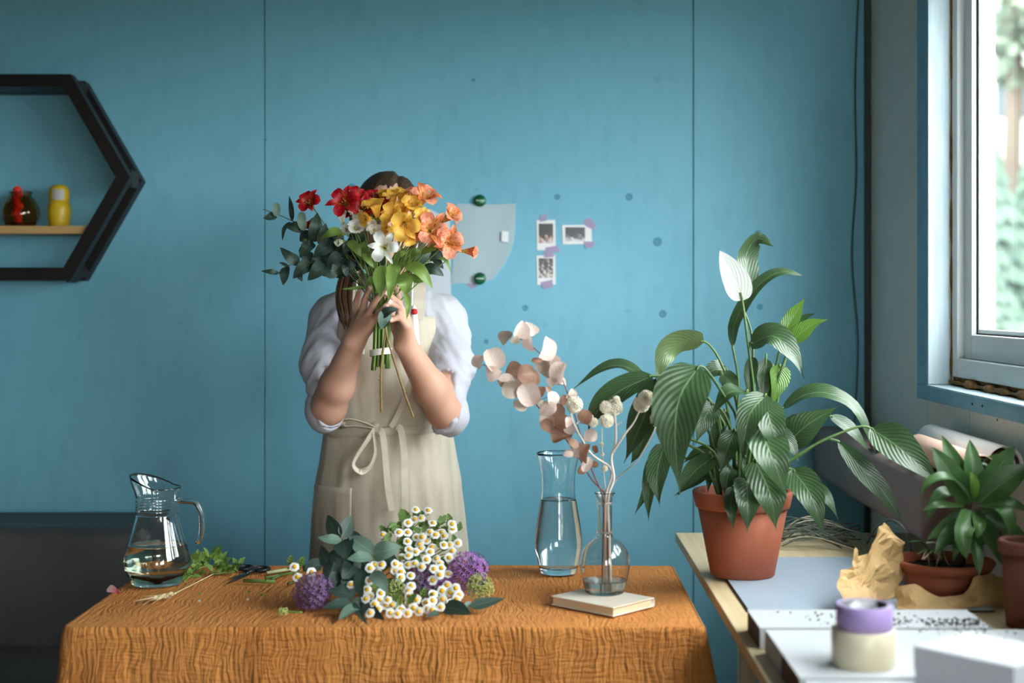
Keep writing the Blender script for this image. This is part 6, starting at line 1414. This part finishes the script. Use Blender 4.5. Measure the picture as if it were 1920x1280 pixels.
sprays = [((1180, 190), 'topmost daisy spray of the lying heap, before the apron'), ((1430, 250), 'daisy spray with small heads sticking out beside the apron edge'), ((1060, 290), 'daisy spray near the pale green leaves at the top of the heap'), ((1220, 370), 'dense daisy spray in the middle of the upper heap'), ((1430, 410), 'daisy spray just above the bright purple allium'), ((1110, 480), 'daisy spray beside the grey eucalyptus leaf tip'), ((1340, 570), 'daisy spray next to the bright purple allium'), ((1010, 610), 'daisy spray over the pale green lace flower'), ((820, 580), 'small daisy spray among the grey eucalyptus leaves'), ((800, 830), 'daisy spray at the front between the eucalyptus and lace flower'), ((1090, 790), 'daisy spray in front of the dark purple allium'), ((1060, 930), 'lowest daisy spray touching the cloth at the front'), ((1400, 790), 'daisy spray beneath the bright purple allium'), ((1290, 890), 'daisy spray at the front near the dark leaf points'), ((260, 620), 'pair of daisies resting on the dark purple allium at the side')]
grp = {i: [] for i in range(len(sprays))}
for h_ in heads: grp[min(range(len(sprays)), key=lambda i: (sprays[i][0][0]-h_[0])**2+(sprays[i][0][1]-h_[1])**2)].append(h_)
M_feath = leaf_mat('feverfew_leaf', (104, 136, 66), (122, 152, 80), (146, 170, 104), .55, veins=4, vein_w=.08, slant=.6, transl=.25, vstr=.2, vbump=.1)
def lobed(base, tip, w, hint, parent):
    """small divided leaf: a centre blade with side lobes joined in one mesh"""
    base, tip = Vector(base), Vector(tip); V = []; Fc = []; U = []
    def add(p, wd, l=None):
        o = len(V); v, f, u = leaf_geo(p, wd, hint, prof='ovate', fold=.15, nseg=5, wseg=2); V.extend(v); U.extend(u); Fc.extend([[i+o for i in q] for q in f])
    ax = tip-base; sd = ax.cross(Vector(hint)).normalized(); ln = ax.length
    add([base, base+ax*.5, tip], w*.5)
    for t in (.3, .55, .78):
        for s in (-1, 1): b = base+ax*t; e = b+(ax.normalized()*.6+sd*s)*ln*.34*(1.2-t); add([b, b.lerp(e, .5), e], w*.34)
    return obj('leaf', V, Fc, M_feath, parent, U)
for i, (cc, lb) in enumerate(sprays):
    hs_ = grp[i]
    if not hs_: continue
    cen = z4(*cc, .03); foot = hub+Vector((rf.uniform(-.03, .03), rf.uniform(-.02, .05), rf.uniform(-.006, .012))) if i < len(sprays)-1 else flo(z4(60, 620, .03))
    foot.z = max(foot.z, FL0+.001)
    t = thing('chamomile_spray', lb, 'flower', foot, 'white daisy sprays lying on the table')
    fork = foot.lerp(cen, .72); fork.z = max(fork.z, FL0+.006); m_ = foot.lerp(fork, .5); m_.z = max(m_.z, FL0+.004)
    tube('stem', spline([foot, m_, fork], 10), [.0017, .0013], M_gstem, t, n=6)
    for (x, y) in hs_:
        c = z4(x, y, rf.uniform(-.012, .010)); c.z = max(c.z, FL0+.010); up = Vector((rf.uniform(-.35, .35), -1, .35+rf.uniform(-.3, .45)+(1000-y)/2500))
        fh = daisy(c, up, rf.uniform(.90, 1.06), t); b_ = c-up.normalized()*.012; b_.z = max(b_.z, FL0+.004)
        tube('stalk', spline([fork, fork.lerp(b_, .6)+Vector((0, 0, .004)), b_, c-up.normalized()*.0006], 7), [.0010, .0007], M_gstem, t, n=5)
    for k in range(9 if i < 8 else 5):
        q = fork.lerp(cen, rf.random())+Vector((rf.uniform(-.028, .028), rf.uniform(0, .02), rf.uniform(-.012, .02))); q.z = max(q.z, FL0+.006); e = q+Vector((rf.uniform(-.02, .02), -.01, .022)); lobed(q, e, .024, (rf.uniform(-.4, .4), -1, .4), t)
for (b0, e0, w) in [((1040, 190), (1035, 95), .022), ((1060, 210), (1010, 130), .02), ((1000, 220), (930, 250), .026), ((1020, 230), (960, 290), .026), ((1340, 220), (1350, 150), .014), ((1345, 220), (1395, 145), .014), ((1190, 290), (1130, 250), .026), ((1200, 290), (1260, 210), .026), ((960, 300), (900, 330), .02), ((950, 330), (880, 390), .026), ((1000, 380), (930, 400), .026), ((1060, 190), (1110, 150), .02), ((1010, 340), (1060, 420), .026), ((900, 380), (830, 400), .02)]:
    tt = [o for o in bpy.data.objects if o.name == 'chamomile_spray' or o.name.startswith('chamomile_spray.')][0 if b0[1] < 240 and b0[0] < 1300 else (1 if b0[0] > 1300 else 2)]
    lobed(z4(*b0, .01), z4(*e0, .0), w, (rf.uniform(-.3, .3), -1, .3), tt)

# alliums
M_allP = mat('bright_purple_floret', (182, 122, 196), .6, (154, 88, 172), nscale=40); M_allD = mat('dusky_purple_floret', (138, 98, 152), .6, (104, 70, 112), nscale=40)
def allium(lb, c, r, m, foot, n=150, seedv=0):
    rr = random.Random(seedv); c = Vector(c); t = thing('allium', lb, 'flower', foot, 'purple alliums lying on the table')
    tube('stem', spline([foot, Vector(foot).lerp(c, .6), c], 8), .0028, M_gstem, t, n=7)
    V = []; Fc = []; gs = []
    for k in range(n):
        ph = math.acos(1-2*(k+.5)/n); th = math.pi*(1+5**.5)*k; d = Vector((math.cos(th)*math.sin(ph), math.sin(th)*math.sin(ph), math.cos(ph)))
        L_ = r*rr.uniform(.80, 1.08); q = c+d*L_
        if q.z < FL0+.002: q.z = FL0+.002+rr.random()*.004
        a = d.orthogonal().normalized(); b = d.cross(a); ro = rr.random()*6
        gs.append(tube_geo([c+d*.004, q], [.0005, .0005], 3, False))
        for j in range(6):
            th2 = ro+j*math.pi/3; e = a*math.cos(th2)+b*math.sin(th2); s = d.cross(e); o = len(V); l = .0085; w = .0013
            V += [tuple(q), tuple(q+e*l*.5+d*l*.25+s*w), tuple(q+e*l+d*l*.42), tuple(q+e*l*.5+d*l*.25-s*w)]; Fc.append([o, o+1, o+2, o+3])
    for i_ in range(len(V)):
        if V[i_][2] < FL0: V[i_] = (V[i_][0], V[i_][1], FL0)
    fl = obj('florets', V, Fc, m, t, smooth=False); fl['kind'] = 'stuff'
    obj('pedicels', *join(*gs), M_stemD, fl)
allium('bright purple allium ball at the side of the daisies', z4(1570, 610, .02), .040, M_allP, flo(hub+Vector((.02, .05, .01))), 170, 1)
allium('dusky purple allium ball at the other end from the bright one', flo(z4(330, 800, .03)+Vector((0, 0, .006))), .037, M_allD, flo(hub+Vector((-.03, .06, .0))), 170, 2)
allium('dark purple allium half hidden among the daisies', z4(1210, 690, .045), .036, M_allD, flo(hub+Vector((.0, .05, .0))), 140, 3)
allium('small purple allium peeking out above the daisies near the bright one', z4(1360, 680, .05), .026, M_allP, flo(hub+Vector((.01, .06, .0))), 90, 4)
# pale green lace flowers
M_lace = mat('pale_green_floret', (196, 204, 130), .7, (170, 184, 104), nscale=60)
def lace(lb, c, rx, rz, foot, seedv, n=260):
    rr = random.Random(seedv); c = Vector(c); t = thing('lace_flower', lb, 'flower', foot, 'pale green lace flowers'); V = []; Fc = []; gs = []
    tube('stem', spline([foot, Vector(foot).lerp(c, .6), c], 8), .0018, M_gstem, t, n=6)
    for k in range(n):
        a = rr.random()*6.28; q = rr.random()**.5; p = c+Vector((rx*q*math.cos(a), -.012*(1-q*q)+rr.uniform(-.006, .006), rz*q*math.sin(a))); p.z = max(p.z, FL0+.002); s = rr.uniform(.0012, .0022); o = len(V)
        for d in ((1, 0, 0), (-1, 0, 0), (0, 1, 0), (0, -1, 0), (0, 0, 1), (0, 0, -1)): V.append((p.x+d[0]*s, p.y+d[1]*s, p.z+d[2]*s))
        Fc += [[o+a_, o+b_, o+c_] for a_, b_, c_ in ((0, 2, 4), (2, 1, 4), (1, 3, 4), (3, 0, 4), (2, 0, 5), (1, 2, 5), (3, 1, 5), (0, 3, 5))]
        if k % 5 == 0: gs.append(tube_geo([c+Vector((0, .03, 0)) if c.z > FL0+.01 else c, p], .0005, 3, False))
    f = obj('florets', V, Fc, M_lace, t); f['kind'] = 'stuff'; obj('rays', *join(*gs), M_gstem, f)
lace('pale green lace flower at the end of the heap beside the bright allium', z4(1665, 730, .01), .028, .030, flo(hub+Vector((.03, .05, .0))), 5, 380)
lace('pale green lace flower in the gap between the daisies at the front', z4(1000, 790, .02), .020, .034, flo(hub+Vector((.02, .04, .0))), 6, 320)
lace('tiny pale green lace flower drooping at the end of a stalk on the cloth', flo(z4(90, 920, 0)), .010, .008, flo(z4(240, 930, .0)), 7, 60)
# eucalyptus branches in the heap
def euc_branch(lb, stem, leaves):
    St = [flo(z4(*q)) for q in stem]; t = thing('eucalyptus_branch', lb, 'branch', St[0], 'eucalyptus branches lying on the table'); tube('twig', spline(St, 20), [.0022, .0012], M_twig, t, n=6)
    for (b0, mid, tip, w, h_, m) in leaves:
        C = [flo(z4(*q)) for q in (b0, mid, tip)]; lf = leaf('leaf', C, w*S4*1.15, h_, m, t, prof='ovate', fold=.16, nseg=12, wseg=4, wave=.015, seed=rf.random()*9)
        for v in lf.data.vertices:
            if v.co.z+t.location.z < FL0: v.co.z = FL0-t.location.z
G, D_ = M_eucG, M_eucD
euc_branch('upright grey eucalyptus branch with fanned leaves before the apron', [(700, 760, .06), (640, 560, .05), (560, 340, .02)], [((548, 335, .01), (480, 240, 0), (445, 150, 0), 120, (-.3, -1, .1), D_), ((560, 330, .01), (600, 240, 0), (640, 150, 0), 110, (.3, -1, .1), D_), ((556, 350, 0), (460, 345, -.01), (366, 328, -.01), 92, (-.1, -.7, .8), G), ((575, 350, 0), (580, 420, -.03), (596, 500, -.03), 150, (.0, -1, .25), D_), ((600, 310, .02), (670, 320, .02), (742, 360, .02), 70, (.2, -1, .2), D_), ((470, 560, .01), (420, 480, 0), (392, 392, 0), 100, (-.3, -1, .1), D_), ((560, 545, 0), (510, 500, -.01), (465, 470, -.01), 110, (-.2, -1, .2), D_), ((540, 600, .01), (470, 610, 0), (410, 560, 0), 150, (-.1, -1, .2), D_), ((400, 560, .02), (330, 550, .01), (256, 598, .01), 100, (-.1, -.8, .6), D_), ((660, 560, .01), (620, 600, 0), (560, 660, 0), 150, (0, -1, .2), D_), ((620, 420, .03), (640, 470, .02), (650, 560, .02), 150, (0, -1, .1), D_), ((500, 420, .03), (520, 480, .02), (540, 560, .02), 150, (0, -1, .1), D_)]+[((x, y, .03), (x+dx*.5, y+dy*.5, .015), (x+dx, y+dy, .015), 130, (0, -1, .2), D_) for (x, y, dx, dy) in ((560, 640, -120, 60), (640, 640, -60, 110), (700, 560, -20, 130), (600, 560, -150, -20), (680, 480, 90, 90), (740, 560, 60, 110), (500, 640, -110, 90), (760, 500, -110, 60), (640, 760, -140, -10), (740, 700, -90, 60))])
euc_branch('grey eucalyptus branch with broad pale leaves touching the daisies', [(760, 740, .06), (800, 600, .03), (800, 455, .0)], [((805, 455, -.01), (700, 380, -.02), (618, 322, -.02), 130, (-.1, -.9, .5), G), ((808, 460, -.01), (920, 430, -.03), (1036, 402, -.03), 140, (.1, -.9, .5), G), ((800, 480, -.02), (700, 490, -.04), (600, 502, -.04), 104, (-.1, -.8, .7), G), ((795, 440, 0), (775, 390, 0), (764, 335, 0), 70, (0, -1, .1), G), ((800, 610, -.02), (870, 680, -.04), (926, 775, -.04), 104, (.2, -1, .3), G), ((840, 500, .01), (930, 500, 0), (1010, 520, 0), 120, (.1, -1, .2), D_), ((720, 590, 0), (700, 700, -.02), (725, 810, -.02), 90, (-.1, -1, .1), D_)])
euc_branch('low eucalyptus branch lying on the cloth before the dusky allium', [(720, 800, .05), (660, 840, .03), (630, 855, 0)], [((640, 850, 0), (520, 865, -.02), (410, 892, -.02), 100, (0, -.7, .9), D_), ((700, 870, 0), (620, 915, -.03), (536, 990, -.03), 100, (-.1, -.8, .7), G), ((650, 850, -.01), (700, 940, -.03), (768, 1034, -.03), 44, (.1, -.8, .5), D_), ((670, 790, .01), (560, 770, 0), (430, 750, 0), 100, (0, -.8, .7), D_), ((720, 870, .02), (680, 870, .01), (720, 960, 0), 100, (0, -1, .4), D_), ((740, 830, .02), (790, 920, .01), (900, 985, 0), 100, (.1, -1, .4), D_), ((640, 700, .03), (600, 720, .02), (560, 740, .02), 110, (0, -1, .3), D_)])
euc_branch('eucalyptus sprig with pointed dark leaves under the lace flower', [(1200, 850, .06), (1380, 880, .03), (1590, 880, .0)], [((1590, 885, 0), (1720, 850, 0), (1858, 818, .0), 84, (0, -.8, .7), D_), ((1370, 890, .01), (1480, 900, -.01), (1592, 945, -.01), 120, (0, -.9, .6), D_), ((1330, 930, 0), (1300, 940, -.01), (1230, 965, -.01), 50, (0, -.9, .5), D_), ((1600, 850, .01), (1560, 880, 0), (1580, 920, 0), 50, (0, -.9, .5), G)])

# cuttings on the cloth ------------------------------------------------------------
def on_cloth(px, py, dz=.0): q = onz(px, py, FL0); q.z = FL0+dz; return q
M_trim = leaf_mat('trimmed_leaf', (96, 130, 52), (118, 150, 66), (140, 166, 90), .55, veins=4, vein_w=.08, slant=.5, transl=.25, vstr=.2)
rc_ = random.Random(41)
def trimming(lb, a, b, n, up, seedv):
    A_, B_ = on_cloth(*a, .006), on_cloth(*b, .006); t = thing('leafy_trimming', lb, 'cutting', (A_.x, A_.y, FL0), 'green trimmings on the cloth')
    tube('stem', spline([A_, A_.lerp(B_, .5)+Vector((0, 0, .006)), B_], 10), [.0018, .0012], M_gstem, t, n=6)
    for k in range(n):
        q = A_.lerp(B_, rc_.random())+Vector((rc_.uniform(-.01, .01), rc_.uniform(-.012, .012), rc_.uniform(0, up))); e = q+Vector((rc_.uniform(-.022, .022), rc_.uniform(-.015, .015), rc_.uniform(-.002, up*.8+.006))); q.z = max(q.z, FL0+.002); e.z = max(e.z, FL0+.002)
        leaf('leaf', [q, q.lerp(e, .5)+Vector((0, 0, .002)), e], .012, (rc_.uniform(-.6, .6), -.6, .8), M_trim, t, prof='ovate', fold=.2, nseg=5, wseg=2)
trimming('leafy green trimming heaped behind the water jug', (352, 1078), (418, 1066), 40, .030, 1)
trimming('green leaf trimming tucked against the foot of the jug', (345, 1096), (368, 1084), 22, .018, 2)
trimming('leafy green trimming between the jug and the scissors', (395, 1078), (446, 1074), 30, .016, 3)
def cutting(lb, a, b, r, m=M_gstem):
    A_, B_ = on_cloth(*a, r), on_cloth(*b, r); t = thing('stem_cutting', lb, 'cutting', (A_.x, A_.y, FL0), 'cut stems on the cloth'); tube('stalk', [A_, A_.lerp(B_, .5)+Vector((0, .001, 0)), B_], r, m, t, n=8)
    q = A_.lerp(B_, .7); tube('side_bud', [q, q+Vector((.004, -.004, .006))], [r*.6, r*.3], M_gstem, t, n=5)
cutting('short thick green stem cutting nearest the scissors', (457, 1092), (515, 1094), .0042)
cutting('pale green stem cutting pointing at the daisies behind', (500, 1077), (556, 1068), .0038, mat('pale_green_stem', (186, 194, 146), .5))
cutting('thin green stem cutting above the thick short one', (498, 1085), (548, 1076), .0026)
cutting('tiny green stem cutting between the scissors and the heap', (510, 1088), (530, 1079), .0030, M_stem)
cutting('green stalk lying alongside the foot of the trimmings', (396, 1078), (440, 1073), .0022)
cutting('small olive stem stub close to the dusky allium', (540, 1097), (552, 1094), .0034, M_twig)
for i, (px, py, lb) in enumerate([(374, 1117, 'dark green leaf crumb farther from the wheat'), (375, 1130, 'tan leaf crumb below the dark green one'), (466, 1113, 'pale green leaf scrap on open cloth'), (489, 1119, 'curled olive leaf scrap on open cloth'), (465, 1127, 'pale tan leaf scrap on open cloth')]):
    q = on_cloth(px, py, .001); e = q+Vector((rc_.uniform(-.006, .006), .008, .004)); tag(leaf('leaf_scrap', [q, q.lerp(e, .5)+Vector((0, 0, .002)), e], .006, (0, -.5, 1), M_trim if i != 1 and i != 4 else M_straw, None, prof='ovate', nseg=5, wseg=2), lb, 'leaf scrap', 'leaf scraps on the cloth')
# fallen petal by the jug
q = on_cloth(201, 1112, .001); e = on_cloth(224, 1115, .002)
ptl = leaf('fallen_petal', [e, q.lerp(e, .5)+Vector((0, 0, .007)), q+Vector((0, 0, .009))], .017, (0, -.8, .6), petal_mat('pink_petal', (206, 60, 84), (238, 196, 198)), None, prof='obov', fold=.3, nseg=8, wseg=4); tag(ptl, 'single fallen pink petal at the table edge by the jug', 'petal')
# ear of wheat
wE, wS = on_cloth(290, 1127, .006), on_cloth(400, 1079, .004); wt = thing('wheat_ear', 'pale dried ear of wheat with long bristles lying before the jug', 'wheat', (wE.x, wE.y, FL0))
M_wheat = mat('pale_wheat', (228, 210, 170), .7, (208, 186, 140), nscale=30)
hb0 = on_cloth(331, 1116, .006); tube('stalk', spline([wS, on_cloth(365, 1097, .004), hb0], 12), [.0011, .0013], M_wheat, wt, n=6)
dirn = (wE-hb0); Lw = dirn.length; dirn.normalize(); sdv = Vector((-dirn.y, dirn.x, 0))
ear = tube('ear', [hb0, wE], .0016, M_wheat, wt, n=6)
for k in range(18):
    t_ = k/17; s = 1 if k % 2 else -1; b0 = hb0+dirn*Lw*t_; g0 = b0+sdv*s*.003+Vector((0, 0, .0015*(k % 3-1))); e0 = g0+dirn*.010+sdv*s*.0022
    kn = tube('kernel', [g0, g0.lerp(e0, .5), e0], [.0008, .0026, .0006], M_wheat, ear, n=6)
    aw = e0+dirn*rc_.uniform(.030, .052)+sdv*s*rc_.uniform(.002, .020); aw.z = FL0+rc_.uniform(.0008, .010); tube('bristle', [e0, aw], [.0006, .0003], M_wheat, ear, n=4)
